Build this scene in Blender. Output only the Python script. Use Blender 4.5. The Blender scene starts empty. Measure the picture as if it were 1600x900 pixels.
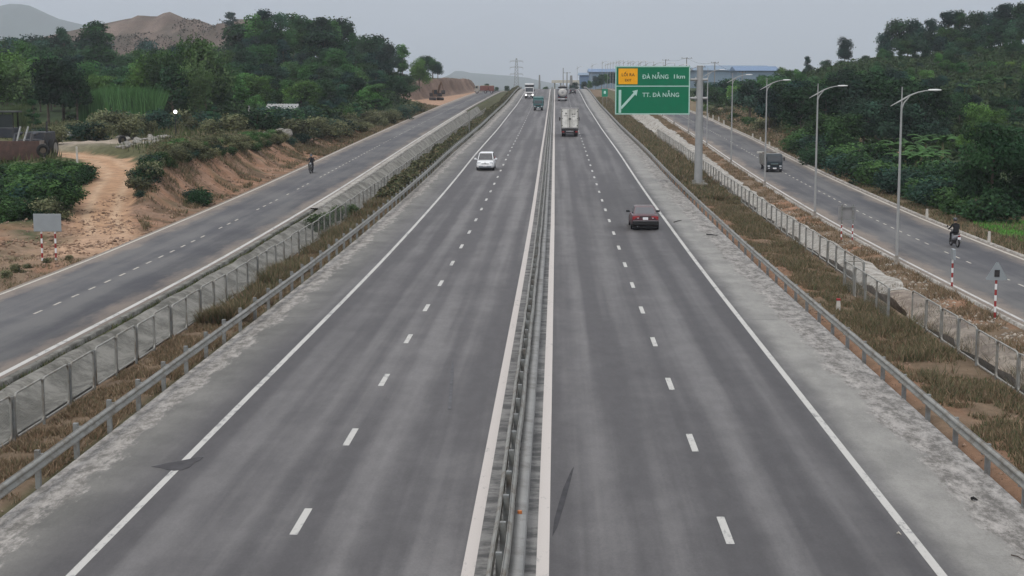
import bpy, bmesh, math, random
import numpy as np
from mathutils import Vector, Matrix, Euler
R = math.radians
scene = bpy.context.scene
COL = scene.collection
# ------------------------------------------------------------------ camera, world, sun, exposure
F = 2400.0; CX, CY = 800.0, 450.0; CAMZ = 9.27
PITCH = math.atan(316 / F); YAW = math.atan(70 / F * math.cos(PITCH))
cam_d = bpy.data.cameras.new('camera'); cam = bpy.data.objects.new('camera', cam_d); COL.objects.link(cam)
cam_d.sensor_width = 36.0; cam_d.lens = 36.0 * F / 1600.0
cam_d.clip_start = 0.3; cam_d.clip_end = 60000
cam.location = (0, 0, CAMZ); cam.rotation_euler = (R(90) - PITCH, 0, YAW)
scene.camera = cam
SUN_EL, SUN_AZ = R(50), R(205)
world = bpy.data.worlds.new("World"); scene.world = world; world.use_nodes = True
wn, wl = world.node_tree.nodes, world.node_tree.links
for n in list(wn): wn.remove(n)
w_out = wn.new('ShaderNodeOutputWorld'); w_bg = wn.new('ShaderNodeBackground')
w_sky = wn.new('ShaderNodeTexSky'); w_sky.sky_type = 'NISHITA'; w_sky.sun_disc = False
w_sky.sun_elevation = SUN_EL; w_sky.sun_rotation = SUN_AZ; w_sky.dust_density = 4.0; w_sky.air_density = 1.2
w_tc = wn.new('ShaderNodeTexCoord'); w_sep = wn.new('ShaderNodeSeparateXYZ')
wl.new(w_tc.outputs['Generated'], w_sep.inputs[0])
w_ramp = wn.new('ShaderNodeValToRGB')          # overcast deck: dimmer towards the horizon (CIE overcast)
e = w_ramp.color_ramp.elements
e[0].position = 0.0; e[0].color = (3.75, 3.95, 4.5, 1)
e[1].position = 1.0; e[1].color = (11.0, 11.0, 11.2, 1)
e.new(0.055).color = (4.5, 4.3, 4.65, 1)
e.new(0.35).color = (6.5, 6.6, 6.95, 1)
wl.new(w_sep.outputs['Z'], w_ramp.inputs[0])
w_mp = wn.new('ShaderNodeMapping'); w_mp.inputs['Scale'].default_value = (1.5, 1.5, 7.0)
w_no = wn.new('ShaderNodeTexNoise'); w_no.inputs['Scale'].default_value = 1.6; w_no.inputs['Detail'].default_value = 4
wl.new(w_tc.outputs['Generated'], w_mp.inputs[0]); wl.new(w_mp.outputs[0], w_no.inputs['Vector'])
w_mr = wn.new('ShaderNodeMapRange'); w_mr.inputs['To Min'].default_value = 0.9; w_mr.inputs['To Max'].default_value = 1.1
wl.new(w_no.outputs['Fac'], w_mr.inputs['Value'])
w_mul = wn.new('ShaderNodeVectorMath'); w_mul.operation = 'SCALE'
wl.new(w_ramp.outputs[0], w_mul.inputs[0]); wl.new(w_mr.outputs[0], w_mul.inputs['Scale'])
w_mix = wn.new('ShaderNodeMix'); w_mix.data_type = 'RGBA'; w_mix.inputs[0].default_value = 0.93
wl.new(w_sky.outputs[0], w_mix.inputs[6]); wl.new(w_mul.outputs[0], w_mix.inputs[7])
wl.new(w_mix.outputs[2], w_bg.inputs['Color']); w_bg.inputs['Strength'].default_value = 0.1
wl.new(w_bg.outputs[0], w_out.inputs[0])
sun_d = bpy.data.lights.new('sun', 'SUN'); sun_d.energy = 1.3; sun_d.angle = R(14); sun_d.color = (1, 0.96, 0.9)
sun = bpy.data.objects.new('sun', sun_d); COL.objects.link(sun)
sun.rotation_euler = (R(90) - SUN_EL, 0, math.pi - SUN_AZ)
scene.view_settings.view_transform = 'Standard'; scene.view_settings.look = 'None'
scene.view_settings.gamma = 1; scene.view_settings.use_curve_mapping = False
scene.view_settings.exposure = 0.42
scene.render.engine = 'CYCLES'
scene.cycles.transparent_max_bounces = 24
scene.cycles.max_bounces = 6; scene.cycles.volume_bounces = 1
HAZE_DENSITY = 0.00017

# ------------------------------------------------------------------ helpers
def cam_axes():
    s, c = math.sin(YAW), math.cos(YAW); sp, cp = math.sin(PITCH), math.cos(PITCH)
    return np.array((c, s, 0)), np.array((-s*sp, c*sp, cp)), np.array((-s*cp, c*cp, -sp))
AR, AU, AF = cam_axes()
def ray(px, py): return AF*F + AR*(px-CX) - AU*(py-CY)
def at(px, py, Y):
    "world X, Z of the point seen at a photo pixel, standing at distance Y down the road"
    d = ray(px, py); t = Y/d[1]
    return float(d[0]*t), float(CAMZ+d[2]*t)
def lin(c): return tuple(((x/255+0.055)/1.055)**2.4 if x > 10 else x/255/12.92 for x in c)

def tag(o, label=None, cat=None, group=None, kind=None):
    if label: o['label'] = label
    if cat: o['category'] = cat
    if group: o['group'] = group
    if kind: o['kind'] = kind
    return o
def thing(name, label, cat, loc=(0, 0, 0), rz=0, group=None):
    o = bpy.data.objects.new(name, None); COL.objects.link(o); o.empty_display_size = 0.2
    o.location = loc; o.rotation_euler = (0, 0, rz)
    return tag(o, label, cat, group)
def copy_tree(o, parent=None):
    c = o.copy(); COL.objects.link(c)
    if parent is not None: c.parent = parent
    for ch in list(o.children): copy_tree(ch, c)
    return c

class MB:
    "collects shapes for ONE mesh object"
    def __init__(s): s.v = []; s.f = []; s.m = []; s.n = 0
    def add(s, vs, fs, m=0):
        b = len(s.v); s.v.extend([tuple(v) for v in vs]); s.f.extend([tuple(i+b for i in f) for f in fs]); s.m.extend([m]*len(fs)); return s
    def box(s, c, d, m=0, rot=None, taper=1.0):
        x, y, z = d[0]/2, d[1]/2, d[2]/2; V = []
        for k in (-1, 1):
            t = taper if k > 0 else 1
            V += [(-x*t, -y*t, k*z), (x*t, -y*t, k*z), (x*t, y*t, k*z), (-x*t, y*t, k*z)]
        if rot is not None:
            M_ = Euler(rot).to_matrix(); V = [tuple(M_ @ Vector(v)) for v in V]
        V = [(a+c[0], b+c[1], d_+c[2]) for a, b, d_ in V]
        return s.add(V, [(3, 2, 1, 0), (4, 5, 6, 7), (0, 1, 5, 4), (1, 2, 6, 5), (2, 3, 7, 6), (3, 0, 4, 7)], m)
    def cyl(s, p0, p1, r0, r1=None, n=10, m=0, caps=True):
        r1 = r0 if r1 is None else r1
        p0, p1 = Vector(p0), Vector(p1); d = (p1-p0).normalized()
        a = d.orthogonal().normalized(); b = d.cross(a)
        V = []
        for p, r in ((p0, r0), (p1, r1)):
            for i in range(n):
                t = 2*math.pi*i/n; V.append(p + (a*math.cos(t)+b*math.sin(t))*r)
        Fs = [(i, (i+1) % n, n+(i+1) % n, n+i) for i in range(n)]
        if caps: Fs += [tuple(range(n-1, -1, -1)), tuple(range(n, 2*n))]
        return s.add(V, Fs, m)
    def tube(s, pts, r, n=8, m=0):
        pts = [Vector(p) for p in pts]; rs = r if isinstance(r, (list, tuple)) else [r]*len(pts)
        V = []; up = None
        for i, p in enumerate(pts):
            d = (pts[min(i+1, len(pts)-1)]-pts[max(i-1, 0)]).normalized()
            if up is None: up = d.orthogonal().normalized()
            up = (up - d*up.dot(d)).normalized(); b = d.cross(up)
            for k in range(n):
                t = 2*math.pi*k/n; V.append(p+(up*math.cos(t)+b*math.sin(t))*rs[i])
        Fs = []
        for i in range(len(pts)-1):
            for k in range(n): Fs.append((i*n+k, i*n+(k+1) % n, (i+1)*n+(k+1) % n, (i+1)*n+k))
        L = (len(pts)-1)*n
        Fs += [tuple(range(n-1, -1, -1)), tuple(range(L, L+n))]
        return s.add(V, Fs, m)
    def loft(s, rings, m=0, close=True, caps=True):
        n = len(rings[0]); V = [p for r in rings for p in r]; Fs = []
        for i in range(len(rings)-1):
            for k in range(n if close else n-1): Fs.append((i*n+k, i*n+(k+1) % n, (i+1)*n+(k+1) % n, (i+1)*n+k))
        if caps: L = (len(rings)-1)*n; Fs += [tuple(range(n-1, -1, -1)), tuple(range(L, L+n))]
        return s.add(V, Fs, m)
    def prism(s, poly, x0, x1, m=0):
        "polygon in (y,z) extruded along x"
        n = len(poly)
        return s.add([(x0, a, b) for a, b in poly]+[(x1, a, b) for a, b in poly],
                     [tuple(range(n-1, -1, -1)), tuple(range(n, 2*n))]+[(i, (i+1) % n, n+(i+1) % n, n+i) for i in range(n)], m)
    def quad(s, a, b, c, d, m=0): return s.add([a, b, c, d], [(0, 1, 2, 3)], m)
    def build(s, name, mats, parent=None, smooth=False, bevel=0, loc=None):
        me = bpy.data.meshes.new(name); me.from_pydata(s.v, [], s.f)
        bm = bmesh.new(); bm.from_mesh(me); bmesh.ops.recalc_face_normals(bm, faces=bm.faces); bm.to_mesh(me); bm.free()
        if not isinstance(mats, (list, tuple)): mats = [mats]
        for m in mats: me.materials.append(m)
        me.polygons.foreach_set('material_index', s.m)
        if smooth: me.polygons.foreach_set('use_smooth', [True]*len(me.polygons))
        me.update()
        o = bpy.data.objects.new(name, me); COL.objects.link(o)
        if parent is not None: o.parent = parent
        if loc is not None: o.location = loc
        if bevel:
            b = o.modifiers.new('bevel', 'BEVEL'); b.width = bevel; b.segments = 2; b.limit_method = 'ANGLE'; b.angle_limit = R(35)
            o.modifiers.new('wn', 'WEIGHTED_NORMAL')
        return o

def mesh_np(name, V, Fq, mats, parent=None, cols=None, smooth=False, mi=None):
    "numpy mesh; V (n,3), Fq (m,3|4); cols = per-face rgb stored as a corner colour attribute"
    V = np.asarray(V, np.float32); Fq = np.asarray(Fq, np.int32); k = Fq.shape[1]
    me = bpy.data.meshes.new(name); me.vertices.add(len(V)); me.vertices.foreach_set('co', V.ravel())
    me.loops.add(Fq.size); me.loops.foreach_set('vertex_index', Fq.ravel())
    me.polygons.add(len(Fq)); me.polygons.foreach_set('loop_start', np.arange(0, Fq.size, k, dtype=np.int32))
    me.polygons.foreach_set('loop_total', np.full(len(Fq), k, np.int32))
    if smooth: me.polygons.foreach_set('use_smooth', np.ones(len(Fq), bool))
    if not isinstance(mats, (list, tuple)): mats = [mats]
    for m in mats: me.materials.append(m)
    if mi is not None: me.polygons.foreach_set('material_index', np.asarray(mi, np.int32))
    me.update(calc_edges=True)
    if cols is not None:
        a = me.color_attributes.new('Col', 'FLOAT_COLOR', 'CORNER')
        c = np.ones((len(Fq), k, 4), np.float32); c[:, :, :3] = np.asarray(cols)[:, None, :]
        a.data.foreach_set('color', c.ravel())
    o = bpy.data.objects.new(name, me); COL.objects.link(o)
    if parent is not None: o.parent = parent
    return o

_lat = {}
def vnoise(x, y, s, seed=0):
    if seed not in _lat: _lat[seed] = np.random.RandomState(seed+77).rand(256, 256)
    L = _lat[seed]; x = np.asarray(x, float)/s; y = np.asarray(y, float)/s
    xi = np.floor(x).astype(int); yi = np.floor(y).astype(int); fx = x-xi; fy = y-yi
    fx = fx*fx*(3-2*fx); fy = fy*fy*(3-2*fy)
    g = lambda a, b: L[a % 256, b % 256]
    return (g(xi, yi)*(1-fx)+g(xi+1, yi)*fx)*(1-fy)+(g(xi, yi+1)*(1-fx)+g(xi+1, yi+1)*fx)*fy
def fbm(x, y, s, seed=0, o=4):
    t = 0; a = 1; w = 0
    for i in range(o): t = t+a*vnoise(x, y, s/2**i, seed+i); w += a; a *= 0.5
    return t/w
def sm(x): x = np.clip(x, 0, 1); return x*x*(3-2*x)

# ------------------------------------------------------------------ materials
def newmat(name):
    m = bpy.data.materials.new(name); m.use_nodes = True; nt = m.node_tree
    return m, nt.nodes, nt.links, nt.nodes['Principled BSDF']
def mat(name, col, rough=0.8, metal=0.0, var=0.12, scale=6.0, bump=0.0, spec=0.3, dirt=None, dirt_scale=1.5, emis=None, es=0):
    m, N, L, P = newmat(name)
    tc = N.new('ShaderNodeTexCoord'); no = N.new('ShaderNodeTexNoise'); no.inputs['Scale'].default_value = scale; no.inputs['Detail'].default_value = 6
    L.new(tc.outputs['Object'], no.inputs['Vector'])
    r = N.new('ShaderNodeMapRange'); r.inputs['To Min'].default_value = 1-var; r.inputs['To Max'].default_value = 1+var
    r.inputs['From Min'].default_value = .3; r.inputs['From Max'].default_value = .7
    L.new(no.outputs['Fac'], r.inputs['Value'])
    v = N.new('ShaderNodeVectorMath'); v.operation = 'SCALE'; v.inputs[0].default_value = col[:3]; L.new(r.outputs[0], v.inputs['Scale'])
    out = v.outputs[0]
    if dirt:
        n2 = N.new('ShaderNodeTexNoise'); n2.inputs['Scale'].default_value = dirt_scale; n2.inputs['Detail'].default_value = 8; n2.inputs['Roughness'].default_value = .7
        L.new(tc.outputs['Object'], n2.inputs['Vector'])
        rr = N.new('ShaderNodeMapRange'); rr.inputs['From Min'].default_value = .48; rr.inputs['From Max'].default_value = .68; L.new(n2.outputs['Fac'], rr.inputs['Value'])
        mx = N.new('ShaderNodeMix'); mx.data_type = 'RGBA'; L.new(rr.outputs[0], mx.inputs[0]); L.new(out, mx.inputs[6]); mx.inputs[7].default_value = (*dirt, 1); out = mx.outputs[2]
    L.new(out, P.inputs['Base Color'])
    P.inputs['Roughness'].default_value = rough; P.inputs['Metallic'].default_value = metal; P.inputs['Specular IOR Level'].default_value = spec
    if bump:
        b = N.new('ShaderNodeBump'); b.inputs['Strength'].default_value = bump; b.inputs['Distance'].default_value = 0.05
        L.new(no.outputs['Fac'], b.inputs['Height']); L.new(b.outputs[0], P.inputs['Normal'])
    if emis: P.inputs['Emission Color'].default_value = (*emis, 1); P.inputs['Emission Strength'].default_value = es
    return m
def leafmat(name, trans=0.25, rnd=0.35):
    "foliage: per-face colour attribute, varied per object, a little translucent"
    m, N, L, P = newmat(name)
    at_ = N.new('ShaderNodeAttribute'); at_.attribute_name = 'Col'
    oi = N.new('ShaderNodeObjectInfo')
    r = N.new('ShaderNodeMapRange'); r.inputs['To Min'].default_value = 1-rnd; r.inputs['To Max'].default_value = 1+rnd; L.new(oi.outputs['Random'], r.inputs['Value'])
    v = N.new('ShaderNodeVectorMath'); v.operation = 'SCALE'; L.new(at_.outputs['Color'], v.inputs[0]); L.new(r.outputs[0], v.inputs['Scale'])
    v2 = N.new('ShaderNodeVectorMath'); v2.operation = 'MULTIPLY'; L.new(v.outputs[0], v2.inputs[0]); L.new(oi.outputs['Color'], v2.inputs[1])
    L.new(v2.outputs[0], P.inputs['Base Color']); P.inputs['Roughness'].default_value = .75; P.inputs['Specular IOR Level'].default_value = .1
    tr = N.new('ShaderNodeBsdfTranslucent'); L.new(v2.outputs[0], tr.inputs['Color'])
    mx = N.new('ShaderNodeMixShader'); mx.inputs[0].default_value = trans
    L.new(P.outputs[0], mx.inputs[1]); L.new(tr.outputs[0], mx.inputs[2]); L.new(mx.outputs[0], N['Material Output'].inputs['Surface'])
    return m

def nmath(N, L, op, a, b=None, c=None, clamp=False):
    n = N.new('ShaderNodeMath'); n.operation = op; n.use_clamp = clamp
    for i, x in enumerate((a, b, c)):
        if x is None: continue
        if isinstance(x, (int, float)): n.inputs[i].default_value = x
        else: L.new(x, n.inputs[i])
    return n.outputs[0]
def nstep(N, L, x, a, b):
    n = N.new('ShaderNodeMapRange'); n.interpolation_type = 'SMOOTHSTEP'; n.inputs['From Min'].default_value = a; n.inputs['From Max'].default_value = b
    L.new(x, n.inputs['Value']); return n.outputs[0]
def nmix(N, L, f, a, b):
    n = N.new('ShaderNodeMix'); n.data_type = 'RGBA'
    if isinstance(f, (int, float)): n.inputs[0].default_value = f
    else: L.new(f, n.inputs[0])
    for i, x in ((6, a), (7, b)):
        if isinstance(x, tuple): n.inputs[i].default_value = (*x[:3], 1)
        else: L.new(x, n.inputs[i])
    return n.outputs[2]
def nnoise(N, L, co, scale, vec=(1, 1, 1), det=5, rough=.55):
    mp = N.new('ShaderNodeMapping'); mp.inputs['Scale'].default_value = vec; L.new(co, mp.inputs[0])
    n = N.new('ShaderNodeTexNoise'); n.inputs['Scale'].default_value = scale; n.inputs['Detail'].default_value = det; n.inputs['Roughness'].default_value = rough
    L.new(mp.outputs[0], n.inputs['Vector']); return n.outputs['Fac']

def highway_mat():
    m, N, L, P = newmat('worn_highway_asphalt')
    tc = N.new('ShaderNodeTexCoord'); co = tc.outputs['Object']; sp = N.new('ShaderNodeSeparateXYZ'); L.new(co, sp.inputs[0]); X, Yc = sp.outputs['X'], sp.outputs['Y']
    long1 = nnoise(N, L, co, 1.0, (1.1, .012, 1), 4, .5)       # long streaks down the lanes
    long2 = nnoise(N, L, co, 1.0, (.45, .03, 1), 3)
    fine = nnoise(N, L, co, 1.0, (17, 9, 14), 8, .9)
    blot = nnoise(N, L, co, .25, (1, 1, 1), 6, .6)
    s = nmath(N, L, 'ADD', nmath(N, L, 'MULTIPLY', long1, .5), nmath(N, L, 'ADD', nmath(N, L, 'MULTIPLY', long2, .3), nmath(N, L, 'MULTIPLY', blot, .2)))
    # lighter polished wheel tracks: two per lane
    w = None
    for cxx in (-8.05, -6.4, -4.35, -2.75, .85, 2.5, 4.55, 6.3):
        d = nmath(N, L, 'ABSOLUTE', nmath(N, L, 'SUBTRACT', X, cxx)); k = nmath(N, L, 'SUBTRACT', 1.0, nstep(N, L, d, 0.0, .75))
        w = k if w is None else nmath(N, L, 'MAXIMUM', w, k)
    s = nmath(N, L, 'ADD', s, nmath(N, L, 'MULTIPLY', nmath(N, L, 'SUBTRACT', w, .5), .075))
    base = nmix(N, L, nstep(N, L, s, .42, .63), (.074, .070, .072), (.152, .146, .145))
    mid = nnoise(N, L, co, 1.0, (2.2, .8, 2), 8, .75); g = nmath(N, L, 'ADD', nmath(N, L, 'MULTIPLY', nmath(N, L, 'SUBTRACT', nstep(N, L, fine, .4, .6), .5), .20), nmath(N, L, 'MULTIPLY', nmath(N, L, 'SUBTRACT', nstep(N, L, mid, .38, .62), .5), .16))
    # shoulders: paler old surface
    warp = nmath(N, L, 'MULTIPLY', nmath(N, L, 'SUBTRACT', nnoise(N, L, co, .4, (1, .3, 1), 6, .65), .5), 1.0)
    Xw = nmath(N, L, 'ADD', X, warp)
    shr = nstep(N, L, Xw, 7.3, 8.3); shl = nmath(N, L, 'SUBTRACT', 1.0, nstep(N, L, Xw, -11.0, -9.3))
    shc = nmix(N, L, nstep(N, L, blot, .35, .65), (.255, .248, .23), (.335, .324, .3))
    shc_l = nmix(N, L, nstep(N, L, blot, .35, .65), (.135, .132, .122), (.20, .194, .18))
    c = nmix(N, L, shr, base, shc); c = nmix(N, L, shl, c, shc_l)
    # pale dust and spilled mortar gathered under the guardrails, torn edge
    rag = nmath(N, L, 'MULTIPLY', nmath(N, L, 'SUBTRACT', nnoise(N, L, co, .9, (1.1, .30, 1), 10, .8), .5), 3.0)
    Xr = nmath(N, L, 'ADD', X, rag)
    dr = nstep(N, L, Xr, 8.95, 9.25); dl = nmath(N, L, 'SUBTRACT', 1.0, nstep(N, L, Xr, -11.2, -10.95))
    dust = nmix(N, L, nstep(N, L, nnoise(N, L, co, 2.6, (1, .4, 1), 10, .85), .40, .60), (.15, .14, .125), (.50, .47, .44))
    c = nmix(N, L, nmath(N, L, 'MULTIPLY', dr, .95), c, dust); c = nmix(N, L, nmath(N, L, 'MULTIPLY', dl, .85), c, dust)
    # median strip: rough grouted stone bed in bays
    inm = nmath(N, L, 'MULTIPLY', nstep(N, L, X, -1.56, -1.53), nmath(N, L, 'SUBTRACT', 1.0, nstep(N, L, X, -.36, -.33)))
    bays = nnoise(N, L, co, 1.0, (.8, 1.7, 1), 6, .7)
    med = nmix(N, L, nstep(N, L, bays, .40, .6), (.07, .068, .066), (.21, .205, .195))
    c = nmix(N, L, inm, c, med)
    # transverse joints now and then
    jy = nmath(N, L, 'FRACT', nmath(N, L, 'MULTIPLY', nmath(N, L, 'ADD', Yc, 3.5), 1/43.0))
    jj = nmath(N, L, 'MULTIPLY', nmath(N, L, 'LESS_THAN', nmath(N, L, 'ABSOLUTE', nmath(N, L, 'SUBTRACT', jy, .5)), .003), .25)
    c = nmix(N, L, jj, c, (.09, .09, .095))
    v = N.new('ShaderNodeVectorMath'); v.operation = 'SCALE'; L.new(c, v.inputs[0]); L.new(nmath(N, L, 'ADD', g, 1.0), v.inputs['Scale'])
    L.new(v.outputs[0], P.inputs['Base Color']); P.inputs['Roughness'].default_value = .65; P.inputs['Specular IOR Level'].default_value = .3
    b = N.new('ShaderNodeBump'); b.inputs['Strength'].default_value = .25; b.inputs['Distance'].default_value = .01; L.new(fine, b.inputs['Height']); L.new(b.outputs[0], P.inputs['Normal'])
    return m
def asphalt2_mat(name, xl, xr):
    m, N, L, P = newmat(name)
    tc = N.new('ShaderNodeTexCoord'); co = tc.outputs['Object']; sp = N.new('ShaderNodeSeparateXYZ'); L.new(co, sp.inputs[0]); X = sp.outputs['X']
    long1 = nnoise(N, L, co, 1.0, (.9, .02, 1), 4, .55); blot = nnoise(N, L, co, .3, (1, .4, 1), 6, .65); fine = nnoise(N, L, co, 1.0, (14, 14, 14), 8, .75)
    s = nmath(N, L, 'ADD', nmath(N, L, 'MULTIPLY', long1, .5), nmath(N, L, 'MULTIPLY', blot, .5))
    base = nmix(N, L, nstep(N, L, s, .38, .63), (.072, .072, .080), (.135, .133, .132))
    # dry soil tracked onto the edges
    rag = nmath(N, L, 'MULTIPLY', nmath(N, L, 'SUBTRACT', nnoise(N, L, co, .7, (.8, .25, 1), 8, .7), .5), 3.0)
    Xr = nmath(N, L, 'ADD', X, rag)
    a = nmath(N, L, 'SUBTRACT', 1.0, nstep(N, L, Xr, xl+.1, xl+1.2)); b_ = nstep(N, L, Xr, xr-1.2, xr-.1)
    e_ = nmath(N, L, 'MULTIPLY', nmath(N, L, 'MAXIMUM', a, b_), .6)
    c = nmix(N, L, e_, base, (.33, .27, .22))
    v = N.new('ShaderNodeVectorMath'); v.operation = 'SCALE'; L.new(c, v.inputs[0])
    L.new(nmath(N, L, 'ADD', nmath(N, L, 'MULTIPLY', nmath(N, L, 'SUBTRACT', fine, .5), .25), 1.0), v.inputs['Scale'])
    L.new(v.outputs[0], P.inputs['Base Color']); P.inputs['Roughness'].default_value = .85; P.inputs['Specular IOR Level'].default_value = .3
    return m
def paint_mat(name, col, wear=.42):
    "road paint, worn through in small flecks"
    m, N, L, P = newmat(name)
    tc = N.new('ShaderNodeTexCoord'); co = tc.outputs['Object']
    f = nnoise(N, L, co, 1.0, (5, 2.2, 5), 9, .8); big = nnoise(N, L, co, .3, (1, 1, 1), 3)
    fac = nstep(N, L, nmath(N, L, 'ADD', f, nmath(N, L, 'MULTIPLY', nmath(N, L, 'SUBTRACT', big, .5), .35)), wear-.14, wear)
    L.new(nmix(N, L, fac, (.19, .19, .19), col), P.inputs['Base Color']); P.inputs['Roughness'].default_value = .7
    return m
def ground_mat():
    m, N, L, P = newmat('earth_and_turf')
    at_ = N.new('ShaderNodeAttribute'); at_.attribute_name = 'Col'
    tc = N.new('ShaderNodeTexCoord'); co = tc.outputs['Object']
    a = nnoise(N, L, co, 1.3, (1, 1, 1), 9, .72); b_ = nnoise(N, L, co, .22, (1, 1, 1), 5)
    s = nmath(N, L, 'ADD', nmath(N, L, 'MULTIPLY', nmath(N, L, 'SUBTRACT', a, .5), 1.5), nmath(N, L, 'MULTIPLY', nmath(N, L, 'SUBTRACT', b_, .5), .5))
    v = N.new('ShaderNodeVectorMath'); v.operation = 'SCALE'; L.new(at_.outputs['Color'], v.inputs[0]); L.new(nmath(N, L, 'ADD', s, 1.0), v.inputs['Scale'])
    L.new(v.outputs[0], P.inputs['Base Color']); P.inputs['Roughness'].default_value = .95; P.inputs['Specular IOR Level'].default_value = .1
    b = N.new('ShaderNodeBump'); b.inputs['Strength'].default_value = .8; b.inputs['Distance'].default_value = .25; L.new(a, b.inputs['Height']); L.new(b.outputs[0], P.inputs['Normal'])
    return m
def concrete_mat(name, a=(.075, .072, .06), b=(.23, .222, .198), sc=.8):
    m, N, L, P = newmat(name)
    tc = N.new('ShaderNodeTexCoord'); co = tc.outputs['Object']
    n1 = nnoise(N, L, co, sc, (1, 1, 1), 9, .7); n2 = nnoise(N, L, co, 1.0, (7, 7, 7), 6, .7)
    s = nmath(N, L, 'ADD', nmath(N, L, 'MULTIPLY', n1, .7), nmath(N, L, 'MULTIPLY', n2, .3))
    L.new(nmix(N, L, nstep(N, L, s, .4, .62), a, b), P.inputs['Base Color']); P.inputs['Roughness'].default_value = .9
    bp = N.new('ShaderNodeBump'); bp.inputs['Strength'].default_value = .5; bp.inputs['Distance'].default_value = .05; L.new(n1, bp.inputs['Height']); L.new(bp.outputs[0], P.inputs['Normal'])
    return m
def wire_mat():
    "woven wire netting: diagonal strands cut out of the sheet"
    m, N, L, P = newmat('galvanised_netting')
    tc = N.new('ShaderNodeTexCoord'); sp = N.new('ShaderNodeSeparateXYZ'); L.new(tc.outputs['Object'], sp.inputs[0])
    Yc, Z = sp.outputs['Y'], sp.outputs['Z']
    def strand(sg):
        t = nmath(N, L, 'FRACT', nmath(N, L, 'MULTIPLY', nmath(N, L, 'ADD', Yc, nmath(N, L, 'MULTIPLY', Z, sg)), 12.0))
        return nmath(N, L, 'LESS_THAN', t, .12)
    k = nmath(N, L, 'MAXIMUM', strand(1.0), strand(-1.0))
    P.inputs['Base Color'].default_value = (.3, .31, .3, 1); P.inputs['Roughness'].default_value = .6; P.inputs['Metallic'].default_value = .3
    L.new(k, P.inputs['Alpha'])
    return m
M_ = {}
M_['road'] = highway_mat()
M_['roadL'] = asphalt2_mat('left_frontage_asphalt', -25, -18); M_['roadR'] = asphalt2_mat('right_frontage_asphalt', 20, 27)
M_['paint'] = paint_mat('white_road_paint', (.47, .46, .435), .49); M_['paint_dirty'] = paint_mat('dusty_road_paint', (.45, .42, .36), .47); M_['paint_pink'] = paint_mat('median_line_paint', (.52, .48, .45), .42)
M_['ground'] = ground_mat(); M_['conc'] = concrete_mat('stained_concrete'); M_['conc_pale'] = concrete_mat('pale_concrete', (.20, .18, .155), (.46, .44, .4), 1.6)
M_['conc_rub'] = concrete_mat('broken_mortar', (.13, .10, .08), (.34, .29, .235), .9)
M_['galv'] = mat('galvanised_steel', (.315, .31, .285), .5, .35, .12, 3, dirt=(.17, .14, .105), dirt_scale=1.4)
M_['galv_d'] = mat('dull_galvanised_steel', (.24, .25, .245), .55, .3, .15, 5, dirt=(.16, .14, .12), dirt_scale=3)
M_['pole'] = mat('galvanised_pole', (.35, .355, .355), .45, .3, .08, 2)
M_['wire'] = wire_mat()
M_['leaf'] = leafmat('leaves'); M_['grass'] = leafmat('grass_blades', .15, .0)
M_['bark'] = mat('bark', (.11, .09, .07), .9, 0, .3, 8, .5)
M_['rubber'] = mat('tyre_rubber', (.018, .018, .018), .8, 0, .2, 5)
M_['black'] = mat('black_plastic', (.015, .015, .016), .6)
M_['dark'] = mat('dark_chassis', (.028, .028, .032), .7, dirt=(.07, .06, .05))
M_['glass'] = mat('tinted_glass', (.03, .035, .04), .08, 0, .05, 2, spec=.8)
M_['glass_l'] = mat('dusty_rear_glass', (.09, .09, .10), .15, 0, .06, 2, spec=.8)
M_['rim'] = mat('wheel_rim', (.35, .35, .36), .35, .7)
M_['white'] = mat('white_paint', (.74, .75, .76), .35, 0, .04, 2, spec=.5)
M_['maroon'] = mat('maroon_paint', (.065, .010, .016), .3, 0, .08, 2, spec=.6, dirt=(.055, .02, .022))
M_['red'] = mat('tail_lamp_red', (.30, .012, .015), .3, spec=.6); M_['signred'] = mat('sign_red', (.3, .03, .03), .6, dirt=(.2, .06, .05))
M_['plate'] = mat('number_plate', (.8, .8, .82), .5)
M_['lamp_on'] = mat('lit_headlamp', (.9, .9, .9), .3, emis=(1, .97, .9), es=2.2)
M_['lens'] = mat('lamp_lens', (.5, .52, .55), .15, 0, .05, 4, spec=.9)
# ------------------------------------------------------------------ long profiles of the three roads
NODE = np.arange(-60.0, 1300.1, 4.0)
def prof(ys, zs):
    v = np.interp(NODE, ys, zs)
    k = np.hanning(13); k /= k.sum(); vp = np.concatenate([np.full(6, v[0]), v, np.full(6, v[-1])])
    return np.convolve(vp, k, 'valid')
TP = prof([-60, 78, 112, 140, 176, 250, 304, 368, 460, 508, 560, 600, 700, 850, 1300], [0, 0, .32, .72, 1.45, 2.45, 3.5, 4.65, 7.1, 8.05, 8.15, 7.6, 4.5, 1, -1])
TL = prof([-60, 78, 124, 196, 262, 342, 451, 508, 560, 600, 700, 850, 1300], [-.05, -.05, .65, 2.25, 3.6, 5.05, 6.7, 7.4, 7.5, 7, 4.5, 1, -1])
TR = prof([-60, 92, 119, 133, 149, 180, 217, 237, 286, 307, 450, 508, 600, 700, 900, 1300], [-.75, -.7, -.45, -.1, .15, 1.0, 2.15, 2.55, 3.75, 4.1, 6.7, 7.6, 8.3, 8.0, 4, -1])
pH = lambda y: np.interp(y, NODE, TP)
pL = lambda y: np.interp(y, NODE, TL)
pR = lambda y: np.interp(y, NODE, TR)
cX = lambda y: -0.0012*np.clip(np.asarray(y, float)-100, 0, None)

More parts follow.
